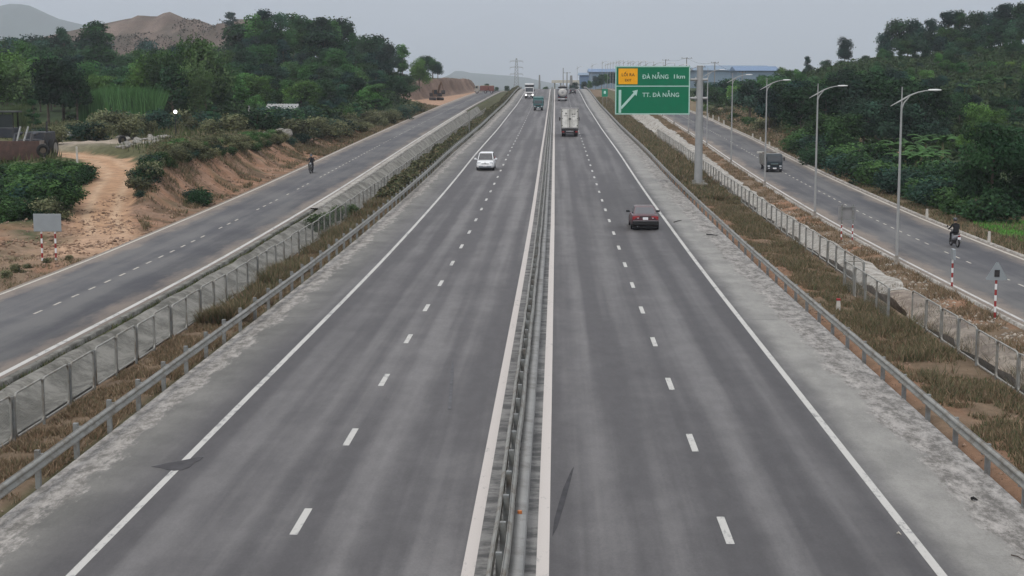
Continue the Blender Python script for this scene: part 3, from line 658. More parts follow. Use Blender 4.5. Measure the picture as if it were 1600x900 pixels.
# ------------------------------------------------------------------ big direction sign
def big_sign():
    Yp = 134.0; xp, _ = at(1091, 285, Yp); g = Tz(xp, Yp)
    t = thing('direction_sign', 'tall cantilevered green direction sign with white text and yellow exit panel', 'road sign', (xp, Yp, g))
    zt = at(1091, 103, Yp)[1]-g
    mb = MB(); mb.cyl((0, 0, .2), (0, 0, zt), .36, .27, 24); mb.build('pole', M_['pole'], t, smooth=False, bevel=.01)
    mb = MB(); mb.cyl((0, 0, zt), (0, 0, zt+.05), .29, .2, 24); mb.build('cap', M_['pole'], t)
    mb = MB(); mb.box((0, 0, .1), (1.5, 1.5, .5)); mb.build('footing', M_['conc'], t, bevel=.03)
    mb = MB(); mb.cyl((0, 0, .35), (0, 0, .40), .55, .55, 20)
    for k in range(8):
        a = k*math.pi/4; mb.box((.45*math.cos(a), .45*math.sin(a), .5), (.16, .02, .22), rot=(0, 0, a))
    mb.build('base_flange', M_['galv'], t)
    x0, zt_ = at(961.5, 103, Yp-.4); x1, zb_ = at(1077.5, 179, Yp-.4); x0 -= xp; x1 -= xp; zt_ -= g; zb_ -= g
    W, H = x1-x0, zt_-zb_
    for pyy in (124.5, 153.5):
        za = at(1091, pyy, Yp)[1]-g
        mb = MB(); mb.cyl((x0+.5, -.08, za), (.62, -.08, za), .10, .11, 14); mb.build('arm', M_['pole'], t)
        mb = MB(); mb.cyl((.62, -.08, za), (.66, -.08, za), .17, .17, 14); mb.build('flange', M_['pole'], t); mb = MB(); mb.cyl((-.33, -.08, za), (-.42, -.08, za), .2, .2, 14); mb.build('flange', M_['pole'], t)
    mgreen = mat('sign_green', (.002, .16, .078), .45, 0, .05, 1.2, dirt=(.003, .14, .07), dirt_scale=.5); mwh = mat('sign_white', (.42, .62, .56), .5, 0, .05); myel = mat('sign_yellow', (.88, .40, .008), .5, 0, .06, 2); mblk = mat('sign_dark_text', (.10, .035, .008), .6)
    yf = -.36
    mb = MB(); mb.box(((x0+x1)/2, yf, (zt_+zb_)/2), (W, .05, H)); pn = mb.build('sign_panel', mgreen, t, bevel=.01)
    f = yf-.03; b = .09
    mb = MB()
    for c, d in ((((x0+x1)/2, f, zt_-b/2-.01), (W-.02, .012, b)), (((x0+x1)/2, f, zb_+b/2+.01), (W-.02, .012, b)), ((x0+b/2+.01, f, (zt_+zb_)/2), (b, .012, H-2*b-.03)), ((x1-b/2-.01, f, (zt_+zb_)/2), (b, .012, H-2*b-.03))): mb.box(c, d)
    zm = zt_-H*.415
    mb.box(((x0+x1)/2, f, zm), (W-2*b-.03, .012, .08)); mb.build('white_border', mwh, t)
    sx = W/115.5; px = lambda p: x0+(p-961.5)*sx; pz = lambda p: zt_-(p-103)*sx
    mb = MB(); mb.box(((px(966.5)+px(996)) / 2, f, (pz(107)+pz(131))/2), (px(996)-px(966.5), .014, pz(107)-pz(131))); mb.build('yellow_panel', myel, t)
    ff = f-.012
    def fit(txt, xa, xb, yb, cap, m, dd=()):
        o = text_mesh('lettering', txt, 1.0, m, t, (px(xa), ff, pz(yb)), ext=.004, bold=.018); me = o.data; xs = [v.co.x for v in me.vertices]; w = max(xs)-min(xs)
        kx = (px(xb)-px(xa))/w; kz = cap*sx/.73; x_min = min(xs)
        for v in me.vertices: v.co.x = (v.co.x-x_min)*kx; v.co.y *= kz
        for q in dd:   # crossbar of the letter with stroke
            mb = MB(); mb.box((px(xa)+q*(px(xb)-px(xa)), ff, pz(yb)+cap*sx*.5), (2.6*sx, .012, .9*sx)); mb.build('letter_bar', m, t)
    fit('L\u1ed0I RA', 971.5, 991.5, 118.7, 4.6, mblk); fit('EXIT', 976.5, 986.5, 126.6, 3.8, mblk)
    fit('D\u00c0 N\u1eb4NG', 1003.8, 1043.6, 122.6, 6.6, mwh, (.02,)); fit('1km', 1052, 1069, 122.2, 6.4, mwh)
    fit('TT. D\u00c0 N\u1eb4NG', 1003.8, 1060.3, 150.4, 6.6, mwh, (.305,))
    # branching arrow
    mb = MB()
    def bar(a, b_, w):
        a = Vector((px(a[0]), 0, pz(a[1]))); b2 = Vector((px(b_[0]), 0, pz(b_[1]))); d = (b2-a).normalized(); nn = Vector((-d.z, 0, d.x))*w*sx/2
        V = [a+nn, b2+nn, b2-nn, a-nn]; V = [(v.x, f-.008, v.z) for v in V]+[(v.x, f+.006, v.z) for v in V]
        mb.add(V, [(0, 1, 2, 3), (7, 6, 5, 4), (0, 4, 5, 1), (1, 5, 6, 2), (2, 6, 7, 3), (3, 7, 4, 0)])
    bar((969, 139.8), (969, 175), 4.0)
    a = (970.8, 168); bq = (991.5, 145.2); bar(a, bq, 3.6)
    hd = [(996.4, 139.6), (988.0, 141.6), (994.6, 149.2)]
    mb.add([(px(x), f-.009, pz(z)) for x, z in hd]+[(px(x), f+.006, pz(z)) for x, z in hd], [(0, 1, 2), (5, 4, 3), (0, 3, 4, 1), (1, 4, 5, 2), (2, 5, 3, 0)])
    mb.build('arrow', mwh, t)
    mb = MB()
    for k in range(6): mb.box((x0+.5+k*(W-1)/5, yf+.07, (zt_+zb_)/2), (.07, .08, H-.2))
    mb.build('backing_rib', M_['galv'], t)
big_sign()
def small_green_sign():
    Yp = 352.; x, z = at(945, 145, Yp); g = Tz(x, Yp)
    t = thing('green_marker_sign', 'small green sign with a pale number standing beside the far right guardrail', 'road sign', (x, Yp, g)); z -= g
    mg = mat('small_sign_green', (.01, .22, .13), .5); mw = mat('small_sign_pale', (.5, .75, .68), .5)
    mb = MB(); mb.box((0, 0, z), (1.35, .05, 1.75)); mb.build('sign_panel', mg, t)
    mb = MB(); mb.box((0, -.03, z+.1), (.46, .012, .62)); mb.build('symbol', mw, t)
    for s in (-.45, .45):
        mb = MB(); mb.cyl((s, .06, -.3), (s, .06, z+.8), .045, n=8); mb.build('post', M_['galv'], t)
small_green_sign()

# ------------------------------------------------------------------ street lamps
def lamp_proto():
    t = thing('street_lamp', '', 'street lamp')
    mb = MB(); mb.cyl((0, 0, 0), (0, 0, 9.0), .092, .055, 12); mb.cyl((0, 0, 9.0), (0, 0, 10.0), .045, .035, 10); mb.build('pole', M_['pole'], t)
    mb = MB(); mb.cyl((0, 0, -.2), (0, 0, .06), .26, .26, 12); mb.cyl((0, 0, .06), (0, 0, .5), .14, .115, 12); mb.build('base', M_['conc_pale'], t)
    P = [(-.62, 0, 8.92), (-.3, 0, 9.1), (0, 0, 9.26), (.4, 0, 9.5), (.85, 0, 9.68), (1.3, 0, 9.78), (1.55, 0, 9.8)]
    mb = MB(); mb.tube(P, [.02, .035, .055, .045, .035, .03, .03], 8); mb.tube([(0, 0, 8.75), (.12, 0, 9.1), (.45, 0, 9.5)], [.05, .04, .03], 8); mb.build('arm', M_['pole'], t)
    mb = MB(); mb.loft([[(1.45+x, w*math.cos(a), 9.82+h*math.sin(a)) for a in [2*math.pi*k/10 for k in range(10)]] for x, w, h in ((0, .04, .03), (.12, .11, .05), (.45, .12, .06), (.68, .08, .04), (.74, .03, .02))]); mb.build('lamp_head', M_['white'], t, smooth=True)
    return t
lp = lamp_proto(); first = True
lamp_lab = ['nearest right street lamp, tall with a curved arm, rising in front of dark trees', 'street lamp standing between the H-shaped sign frame and the small dark truck',
            'street lamp whose pole passes directly in front of the small truck cab', 'street lamp just right of the big direction sign pole, beside the frontage road',
            'thin street lamp partly hidden against the direction sign pole']
for k in range(20):
    y = 87.4+28.0*k
    if k in (5,) : pass
    t = lp if first else copy_tree(lp); first = False
    t.location = (19.35, y, float(pR(y))-.1)
    if k < 5: t['label'] = lamp_lab[k]
    elif k < 9: t['label'] = ['street lamp seen behind the right edge of the green direction sign', 'street lamp hidden mostly by the green sign, second pole behind it', 'street lamp rising above the middle of the green sign top edge', 'street lamp showing over the left part of the green sign top edge'][k-5]
    else: t['label'] = 'thin distant street lamp on the skyline beyond the direction sign'; t['group'] = 'distant street lamps on the skyline'
    if k < 9: t['group'] = 'street lamps along the right frontage road'
# lamps on the far interchange, left of the sign
for k, (px, ytop, Y) in enumerate([(941, 95, 640), (925, 99, 700), (902, 103, 760), (1001, 94, 700), (966, 93, 680), (985, 95, 740)]):
    x, z = at(px, ytop, Y); t = copy_tree(lp); g = Tz(x, Y); t.location = (x, Y, g); sc = (z-g)/10; t.scale = (1.3, 1.3, sc)
    t['label'] = 'thin distant street lamp on the skyline beyond the direction sign'; t['group'] = 'distant street lamps on the skyline'
def globe_lamp():
    Y = 168.; x, z = at(274, 177, Y); g = Tz(x, Y); t = thing('globe_lamp', 'thin dark lamp post with one bright white globe above the dirt plateau', 'street lamp', (x, Y, g)); h = z-g
    mb = MB(); mb.cyl((0, 0, -.2), (0, 0, h), .06, .045, 8); mb.build('post', M_['dark'], t)
    mb = MB(); n = 10
    rings = [[(.19*math.sin(p)*math.cos(2*math.pi*k/n), .19*math.sin(p)*math.sin(2*math.pi*k/n), h+.16-.19*math.cos(p)) for k in range(n)] for p in [math.pi*(j+.15)/7.3 for j in range(8)]]
    mb.loft(rings); mb.build('globe', mat('lit_globe', (1, 1, 1), .4, emis=(1, 1, .98), es=3), t, smooth=True)
globe_lamp()

# ------------------------------------------------------------------ striped posts, boards, markers
def striped(parent, x, z0, z1, r=.045, step=.3, ph=0, name='post'):
    mb = MB(); z = z0; k = ph
    while z < z1-.001:
        zz = min(z+step, z1); mb.cyl((x, 0, z), (x, 0, zz), r, n=10, m=k % 2); z = zz; k += 1
    return mb.build(name, [M_['white'], M_['signred']], parent)
def ground_at(px, py):
    "walk the ray down to the terrain"
    d = ray(px, py); d = d/d[1]
    ys = np.arange(25, 700, .25); P = np.stack([d[0]*ys, ys, CAMZ+d[2]*ys], -1); g = T(P[:, 0], P[:, 1]); k = np.argmax(P[:, 2] <= g)
    return float(P[k, 0]), float(P[k, 1]), float(g[k])
grey_back = mat('bare_aluminium_back', (.30, .33, .35), .5, .3, .06, 2)
x, y, g = ground_at(77, 407); t = thing('road_sign', 'bare grey back of a rectangular sign on two striped posts beside the dirt track', 'road sign', (x, y, g))
s = y/2400*1.0
for dx in (-.37, .37): striped(t, dx, -.2, 2.05, .05, .26)
mb = MB(); mb.box((0, -.075, 1.95), (1.5, .03, .95)); mb.build('sign_board', grey_back, t, bevel=.02)
for zz in (1.75, 2.2):
    mb = MB(); mb.box((0, -.045, zz), (1.3, .03, .06)); mb.build('bracket', M_['galv_d'], t)
x, y, g = ground_at(1323, 376); t = thing('road_sign', 'pale board in an H-shaped frame on two striped posts by the right frontage road', 'road sign', (x, y, g))
k_ = (y*math.cos(PITCH)+9)/2400
for dx in (-.36, .36):
    striped(t, dx, -.2, 1.05, .045, .2); mb = MB(); mb.box((dx, 0, 1.7), (.1, .08, 1.3)); mb.build('upright', M_['galv_d'], t)
for zz in (1.35, 2.18):
    mb = MB(); mb.box((0, -.05, zz), (.8, .04, .05)); mb.build('crossbar', M_['galv_d'], t)
mb = MB(); mb.box((-.02, .06, 1.77), (1.15, .02, .86)); mb.build('sign_board', mat('pale_sign_back', (.24, .24, .245), .55, .1, .1, 2), t)
x, y, g = ground_at(1487, 453); t = thing('road_sign', 'narrow sign seen edge-on atop a striped post in front of the right motorcycle rider', 'road sign', (x, y, g))
striped(t, 0, -.1, 1.7, .05, .24); mb = MB(); mb.box((0, 0, .0), (.7, .5, .12)); mb.build('footing', M_['conc_pale'], t)
mb = MB(); mb.box((0, -.06, 1.8), (.13, .7, .5), rot=(0, 0, R(-5))); mb.build('sign_board', grey_back, t)
x, y, g = ground_at(1554, 500); t = thing('warning_sign', 'grey back of a triangular warning sign on a red and white striped post', 'road sign', (x, y, g))
striped(t, 0, -.2, 2.25, .05, .25); mb = MB(); mb.prism([(-.01, 0), (.01, 0), (.01, .02), (-.01, .02)], -.001, .001)
mb = MB(); V = [(-.44, 1.72), (.44, 1.72), (.47, 1.78), (.05, 2.5), (-.05, 2.5), (-.47, 1.78)]; n = len(V)
mb.add([(a, -.06, b) for a, b in V]+[(a, -.08, b) for a, b in V], [tuple(range(n)), tuple(range(2*n-1, n-1, -1))]+[(i, (i+1) % n, n+(i+1) % n, n+i) for i in range(n)]); mb.build('sign_board', grey_back, t)
mb = MB(); mb.box((0, -.1, 2.02), (.22, .02, .3)); mb.build('bracket', M_['dark'], t)

mk_white = mat('marker_concrete', (.52, .50, .46), .8, 0, .1, 6, dirt=(.3, .26, .2))
def marker_proto():
    t = thing('marker_post', '', 'marker post'); mb = MB(); mb.box((0, 0, .36), (.2, .2, .95), taper=.62); mb.build('post', mk_white, t); return t
mp = marker_proto(); first = True
mlab = ['white concrete marker post on the right verge nearest the picture edge', 'white marker post directly behind the right motorcycle rider', 'white marker post on the right verge, between the nearest street lamp and the rider',
        'white marker post on the verge behind the small dark truck, rightmost of the row', 'white marker post above the truck cab, middle of the row', 'white marker post left of those above the truck cab']
for k, (px, py) in enumerate([(1545, 383), (1492, 367), (1448, 344), (1202, 232), (1188, 224), (1176, 218), (1131, 196), (1123, 190), (1114, 187), (1106, 184)]):
    x, y, g = ground_at(px, py); t = mp if first else copy_tree(mp); first = False; t.location = (x, y, g); t.rotation_euler[2] = .1*k
    t['group'] = 'white marker posts on the right verge'
    t['label'] = mlab[k] if k < 6 else 'small white marker post in the far group at the frontage road bend'
x, y, g = ground_at(1309.5, 487); t = copy_tree(mp); t.location = (x, y, g); t.scale = (1, 1, .6); t['label'] = 'short white marker post with a red top band behind the right guardrail'; 
if 'group' in t: del t['group']
mb = MB(); mb.box((0, 0, .80), (.16, .16, .14)); b = mb.build('red_band', M_['signred'], t)
x, y, g = ground_at(1197, 242); t = thing('concrete_kerb_block', 'low pale L-shaped concrete kerb block on the verge behind the truck cab', 'concrete block', (x, y, g))
mb = MB(); mb.box((0, 0, .15), (2.2, .3, .5)); mb.box((1.25, 0, .35), (.3, .3, .95)); mb.build('block', mk_white, t)
x, y, g = ground_at(158, 392)
for k, (px, py, dx, dz) in enumerate([(1256, 248, 1.5, .14), (1310, 273, 1.4, .12)]):
    x, y, g = ground_at(px, py); mb = MB(); mb.box((0, 0, dz/2), (dx, .4, dz+.1)); o = mb.build('concrete_slab', M_['conc_pale'], None, loc=(x, y, g), bevel=.02)
    tag(o, ['thin pale slab lying on the grass right of the truck', 'pale slab on the verge just right of the second street lamp'][k], 'concrete slab')

# fence posts in fields
fp = mat('weathered_fence_post', (.33, .31, .28), .9, 0, .15, 6)
def post_row(label, pts, h, r=.09):
    x, y, g = ground_at(*pts[0]); t = thing('post_fence', label, 'fence', (x, y, g))
    for px, py in pts:
        a, b, c = ground_at(px, py); mb = MB(); mb.box((a-x, b-y, c-g+h/2-.1), (r*1.6, r*1.6, h+.2)); mb.build('post', fp, t)
post_row('row of pale concrete posts in the shrubs below the banana plants on the right', [(1435, 303), (1448, 299), (1461, 300), (1475, 297), (1499, 303)], 1.35, .08)
post_row('row of small grey fence posts on the left hillside beside the frontage road', [(573, 187), (577, 187), (582, 187), (587, 187), (591, 187), (596, 186), (600, 186), (604, 186)], 1.25, .07)
post_row('two pale posts at the right edge beside the big dark tree', [(1590, 312), (1530, 303)], 1.2, .08)

# power poles, pylon, wires
pcon = mat('grey_concrete_pole', (.22, .22, .215), .9, 0, .1, 4)
def upole(px, py0, Y, label, arms=1, r=.14, group=None, aw=1.1):
    x, z = at(px, py0, Y); g = Tz(x, Y); t = thing('utility_pole', label, 'utility pole', (x, Y, g), 0, group); h = z-g
    mb = MB(); mb.cyl((0, 0, -.3), (0, 0, h), r*1.4, r*.8, 10); mb.build('pole', pcon, t)
    for k in range(arms):
        mb = MB(); mb.box((0, -.15, h-.25-k*.9), (aw*2, .12, .14)); mb.build('crossarm', pcon, t)
        for s in (-.85, 0.1, .85):
            mb = MB(); mb.cyl((s*aw, -.15, h-.2-k*.9), (s*aw, -.15, h+.12-k*.9), .07, .05, 6); mb.build('insulator', M_['dark'], t)
    return x, Y, z
wp = [upole(1073, 90, 560, 'utility pole with a wide crossarm rising over the right end of the green sign', 1, .2, None, 2.0), upole(1040, 93, 640, 'utility pole with crossarm showing over the middle of the green sign', 1, .2, None, 1.4),
      upole(1117, 97, 480, 'utility pole with crossarm right of the direction sign pole', 1, .17, None, 1.2), upole(1160, 112, 430, 'utility pole in the trees before the blue-roofed factory', 1, .15, None, 1.0)]
upole(843, 117, 640, 'dark utility pole on the crest between the pylon and the tanker', 0, .35); upole(880, 106, 700, 'thin tall pole behind the tanker truck', 0, .2); upole(886, 113, 700, 'pole with a short crossarm just right of the tanker', 1, .25, None, 1.6)
upole(892.5, 118, 640, 'thick brown stub pole beside the toll roof', 0, .6)
upole(389, 165, 185, 'pale concrete pole at the edge of the dirt clearing on the left', 0, .14); upole(1589, 298, 125, 'thin concrete pole beside the right-edge shrubs', 0, .06)
upole(570, 128, 300, 'thin grey pole against the green trees on the left slope', 0, .08); upole(733, 176, 222, 'thin dark stub post in the left scrub strip', 0, .07); 
def cable(a, b, label, sag=1.0, r=.03):
    a, b = Vector(a), Vector(b); P = []
    for k in range(13):
        t_ = k/12; p = a.lerp(b, t_); p.z -= sag*4*t_*(1-t_); P.append(p)
    mb = MB(); mb.tube(P, r, 5); tag(mb.build('power_cable', M_['dark']), label, 'power cable')
cable(wp[0], wp[2], 'sagging power cable between the two poles right of the green sign', 1.2); cable(wp[1], wp[0], 'power cable between the two poles above the green sign', .8); cable(wp[2], wp[3], 'power cable running from the pole by the sign to the factory trees', .8)
def pylon():
    Y = 1250.; xt, zt = at(807, 91, Y); g = Tz(xt, Y); H = zt-g
    t = thing('transmission_tower', 'grey lattice electricity pylon standing beyond the crest left of centre', 'pylon', (xt, Y, g))
    def w(z): return np.interp(z/H, [0, .45, .8, 1], [3.6, 1.5, 1.1, .35])
    mb = MB(); zs = np.linspace(0, H, 15)
    for sx_ in (-1, 1):
        for sy in (-1, 1):
            mb.tube([(sx_*w(z), sy*w(z), z) for z in zs], .17, 5)
    for a, b in zip(zs[:-1], zs[1:]):
        for sy in (-1, 1):
            mb.tube([(-w(a), sy*w(a), a), (w(b), sy*w(b), b)], .10, 4); mb.tube([(w(a), sy*w(a), a), (-w(b), sy*w(b), b)], .10, 4)
            mb.tube([(-w(b), sy*w(b), b), (w(b), sy*w(b), b)], .09, 4)
    mb.build('lattice', pcon, t)
    for f in (.62, .78, .93):
        mb = MB(); z = f*H
        for s in (-1, 1):
            mb.tube([(0, 0, z+.9), (s*5.2, 0, z)], .14, 4); mb.tube([(0, 0, z-.3), (s*5.2, 0, z)], .14, 4); mb.tube([(s*5.2, 0, z), (s*5.2, 0, z-1.6)], .12, 4)
        mb.build('crossarm', pcon, t)
pylon()

# ------------------------------------------------------------------ buildings
blue = mat('blue_cladding', (.12, .20, .33), .5, .1, .06, .3); bluel = mat('pale_blue_roof', (.15, .22, .30), .5, .1, .06, .3); bluep = mat('blue_grey_wall', (.17, .235, .30), .7, 0, .06, .2); cream = mat('cream_roofing', (.5, .47, .4), .7, 0, .08, .4)
def shed(px0, px1, pyt, pye, Y, label, wall, roof, depth=30, pitch=.12, bays=6):
    x0, ze = at(px0, pye, Y); x1, zt = at(px1, pyt, Y); g = min(Tz(x0, Y), Tz(x1, Y), Tz(x1, Y+depth))-1; W = x1-x0; cx_ = (x0+x1)/2
    t = thing('factory_building', label, 'building', (cx_, Y, g)); ze -= g; zt -= g
    mb = MB(); mb.box((0, depth/2, ze/2), (W, depth, ze)); mb.build('wall', wall, t)
    mb = MB(); o = .8; V = [(-W/2-o, -o, ze+.01), (W/2+o, -o, ze+.01), (W/2+o, depth/2, zt+.01), (-W/2-o, depth/2, zt+.01), (W/2+o, depth+o, ze+.01), (-W/2-o, depth+o, ze+.01)]
    mb.add(V, [(0, 1, 2, 3), (3, 2, 4, 5), (0, 5, 4, 1), (0, 3, 5), (1, 4, 2)]); mb.build('roof', roof, t)
    for k in range(bays):
        xx = -W/2+W*(k+.5)/bays; mb = MB(); mb.box((xx, -.06, ze*.86), (W/bays*.8, .1, ze*.04)); mb.build('window', bluel, t)
    mb = MB(); mb.box((W*.2, -.08, 2.2), (W*.12, .12, 4.4)); mb.build('door', roof, t)
shed(1108, 1204, 101.5, 107, 780, 'long pale blue roofed factory on the skyline right of the direction sign', bluep, bluel, 40)
shed(1152, 1216, 103, 110.5, 640, 'grey-blue factory shed with long low roof partly behind the right hill trees', bluep, blue, 25)
shed(1086, 1150, 105, 110, 700, 'blue-grey factory hall directly behind the sign pole', bluep, bluel, 25)
shed(906, 931, 113.5, 117.5, 800, 'light blue hall at the left end of the far factory row', blue, bluel, 20, bays=3)
shed(922, 990, 107, 112.5, 760, 'darker blue hall behind the small trees, partly behind the green sign', bluep, blue, 30)
def toll():
    Y = 850.; x0, z0 = at(862, 130.5, Y); x1, z1 = at(909, 125.5, Y); g = Tz(x0, Y)-1
    t = thing('toll_canopy', 'flat cream canopy roof over the road beyond the crest', 'canopy', ((x0+x1)/2, Y, g))
    mb = MB(); mb.box((0, 0, z1-g-.7), (x1-x0, 10, 1.5)); mb.build('roof', cream, t)
    for k in range(5):
        mb = MB(); mb.box(((k-2)*(x1-x0)/5, 0, (z1-g-1.4)/2), (.7, .7, z1-g-1.4)); mb.build('column', cream, t)
    x2, z2 = at(934, 131, Y-40); x3, _ = at(895, 134.5, Y-40)
    t = thing('roadside_hall', 'low white flat roofed hall right of the tanker on the crest', 'building', ((x2+x3)/2, Y-40, g)); mb = MB(); mb.box((0, 0, (z2-g)/2), (x2-x3, 12, z2-g)); mb.build('wall', mat('white_wall', (.6, .6, .58), .8), t)
    mb = MB(); mb.box((0, 0, z2-g+.2), (x2-x3+1.5, 13.5, .4)); mb.build('roof', cream, t)
    for k in range(4): mb = MB(); mb.box(((k-1.5)*(x2-x3)/4.4, -6.05, (z2-g)*.55), ((x2-x3)/8, .1, (z2-g)*.35)); mb.build('window', M_['glass'], t)
toll()
def house():
    Y = 226.; x0, ze = at(412, 176, Y); x1, zt = at(465, 162.5, Y); g = Tz((x0+x1)/2, Y+2)-.2; W = x1-x0
    t = thing('house', 'small hut with a pale sheet-metal roof among the trees on the left slope', 'house', ((x0+x1)/2, Y, g)); ze -= g; zt -= g
    wm = mat('rendered_wall', (.36, .34, .3), .9, 0, .12, 3, dirt=(.15, .13, .1)); rm = mat('fibre_cement_roof', (.30, .31, .31), .8, 0, .12, 2, dirt=(.25, .24, .22), dirt_scale=1)
    mb = MB(); mb.box((0, 2, ze/2), (W*.84, 4, ze)); mb.build('wall', wm, t)
    mb = MB(); V = []
    for x_ in np.linspace(-W/2, W/2, 25):
        k = .03 if int(round((x_+W/2)/(W/24))) % 2 else -.03
        V += [(x_*1.0, -.5, ze-.1+k), (x_*.93, 2, zt+k), (x_*1.0, 4.5, ze-.1+k)]
    V2 = [(a, b, c-.05) for a, b, c in V]; n = len(V); Fs = []
    for i in range(24):
        for j in range(2): q = (i*3+j, i*3+j+1, i*3+j+4, i*3+j+3); Fs += [q, tuple(n+v for v in q[::-1])]
    mb.add(V+V2, Fs); mb.build('roof', rm, t)
    mb = MB(); mb.cyl((-W*.22, .9, ze+.35), (-W*.22, .55, ze+.55), .42, .42, 12); mb.build('roof_vent', M_['dark'], t)
    mb = MB(); mb.box((W*.2, -.03, .95), (.8, .08, 1.9)); mb.build('door', M_['bark'], t)
    mb = MB(); mb.box((-W*.18, -.03, 1.2), (.9, .08, .7)); mb.build('window', M_['glass'], t)
house()
# ------------------------------------------------------------------ vehicles (local +Y is forward)
def inset(q, ins, off):
    q = [Vector(p) for p in q]; c = sum(q, Vector())/4; n = (q[1]-q[0]).cross(q[3]-q[0]).normalized()
    return [p+(c-p)*ins+n*off for p in q]
def glasspane(name, q, ins, off, m, parent, outward):
    q = [Vector(p) for p in q]; n = (q[1]-q[0]).cross(q[3]-q[0])
    if n.dot(Vector(outward)) < 0: q = q[::-1]
    a = inset(q, ins, off); b = inset(q, ins, off-.012); mb = MB(); mb.add(a+b, [(0, 1, 2, 3), (7, 6, 5, 4), (0, 4, 5, 1), (1, 5, 6, 2), (2, 6, 7, 3), (3, 7, 4, 0)]); return mb.build(name, m, parent)
def greenhouse(t, zb, zt, y0, y1, y0t, y1t, wb, wt, m, mg, mgr=None, belt_off=0):
    B = [(-wb, y0, zb), (wb, y0, zb), (wb, y1, zb), (-wb, y1, zb)]; Tt = [(-wt, y0t, zt), (wt, y0t, zt), (wt, y1t, zt), (-wt, y1t, zt)]
    mb = MB(); crown = [(-wt*.8, y0t+.12, zt+.045), (wt*.8, y0t+.12, zt+.045), (wt*.8, y1t-.12, zt+.045), (-wt*.8, y1t-.12, zt+.045)]
    mb.loft([B, Tt, crown]); mb.build('cabin', m, t, bevel=.03)
    glasspane('rear_window', [B[0], B[1], Tt[1], Tt[0]], .10, .008, mgr or mg, t, (0, -1, .2)); glasspane('windscreen', [B[2], B[3], Tt[3], Tt[2]], .09, .008, mg, t, (0, 1, .2))
    glasspane('side_window', [B[1], B[2], Tt[2], Tt[1]], .12, .008, mg, t, (1, 0, 0)); glasspane('side_window', [B[3], B[0], Tt[0], Tt[3]], .12, .008, mg, t, (-1, 0, 0))
def wheel(t, x, y, r, w=.2, rim=True):
    mb = MB(); mb.cyl((x-w/2, y, r), (x+w/2, y, r), r, n=20); o = mb.build('wheel', M_['rubber'], t, bevel=.02)
    if rim:
        s = 1 if x > 0 else -1; mb = MB(); mb.cyl((x+s*(w/2-.01), y, r), (x+s*(w/2+.012), y, r), r*.62, n=14); mb.cyl((x+s*(w/2+.01), y, r), (x+s*(w/2+.03), y, r), r*.2, n=10); mb.build('rim', M_['rim'], o)
def body(t, st, m):
    rings = []
    for (y, zb, zt, w, wt) in st:
        h = zt-zb
        half = [(w*.86, zb), (w*.97, zb+h*.12), (w, zb+h*.38), (w*.995, zb+h*.62), (wt+.02, zt-h*.08), (wt*.93, zt-h*.01), (wt*.5, zt+.012)]
        rings.append([(a, y, b) for a, b in half]+[(-a, y, b) for a, b in half[::-1]])
    mb = MB(); mb.loft(rings); o = mb.build('body', m, t, smooth=True)
    md = o.modifiers.new('es', 'EDGE_SPLIT'); md.split_angle = R(38); return o
def bx(t, name, c, d, m, bevel=0, rot=None):
    mb = MB(); mb.box(c, d, rot=rot); return mb.build(name, m, t, bevel=bevel)

def sedan():
    y = 97.2; g = float(pH(y)); x, _ = at(1008.2, 362, y)
    t = thing('sedan_car', 'maroon four-door sedan seen from behind, driving beside the outer right line', 'car', (x, y+2.2, g))
    m = M_['maroon']
    body(t, [(-2.30, .42, .80, .72, .62), (-2.26, .34, .93, .82, .74), (-2.1, .28, .985, .855, .78), (-1.5, .22, .99, .87, .80), (-.8, .2, .97, .88, .82), (.3, .2, .95, .88, .82), (1.2, .22, .93, .87, .80), (1.9, .26, .82, .85, .76), (2.2, .3, .72, .78, .68), (2.32, .38, .62, .66, .58)], m)
    roof = mat('dusty_maroon_roof', (.12, .075, .08), .3, 0, .08, 3, spec=.6)
    greenhouse(t, .93, 1.40, -1.62, 1.15, -1.02, .35, .76, .60, roof, M_['glass'], M_['glass_l'])
    for s in (-1, 1):
        bx(t, 'tail_light', (s*.60, -2.272, .80), (.44, .05, .20), M_['red'], .015)
        bx(t, 'headlight', (s*.55, 2.2, .62), (.34, .16, .14), M_['lens'], .02)
        mb = MB(); mb.box((s*.98, .62, 1.0), (.22, .1, .13)); mb.box((s*.86, .66, .97), (.12, .05, .05)); mb.build('side_mirror', M_['black'], t, bevel=.02)
        for yy in (-1.38, 1.42): wheel(t, s*.76, yy, .31)
        bx(t, 'reversing_light', (s*.47, -2.30, .79), (.09, .02, .06), M_['lens'])
        mb = MB(); mb.cyl((s*.879, -1.38, .33), (s*.885, -1.38, .33), .37, n=20); mb.cyl((s*.872, 1.42, .33), (s*.878, 1.42, .33), .37, n=20); mb.build('wheel_arch', M_['black'], t)
    bx(t, 'rear_bumper', (0, -2.30, .47), (1.66, .12, .24), M_['black'], .03); bx(t, 'chrome_strip', (0, -2.31, .62), (1.6, .05, .035), M_['rim']); bx(t, 'front_bumper', (0, 2.3, .42), (1.5, .12, .2), M_['maroon'], .03)
    bx(t, 'underbody', (0, 0, .22), (1.6, 4.3, .2), M_['black'])
    bx(t, 'number_plate', (0, -2.30, .76), (.33, .02, .16), M_['plate']); bx(t, 'garnish', (0, -2.284, .80), (.72, .03, .17), M_['dark'])
    mb = MB(); mb.cyl((-.5, -2.38, .26), (-.5, -2.2, .26), .03, n=8); mb.build('exhaust', M_['rim'], t)
sedan()
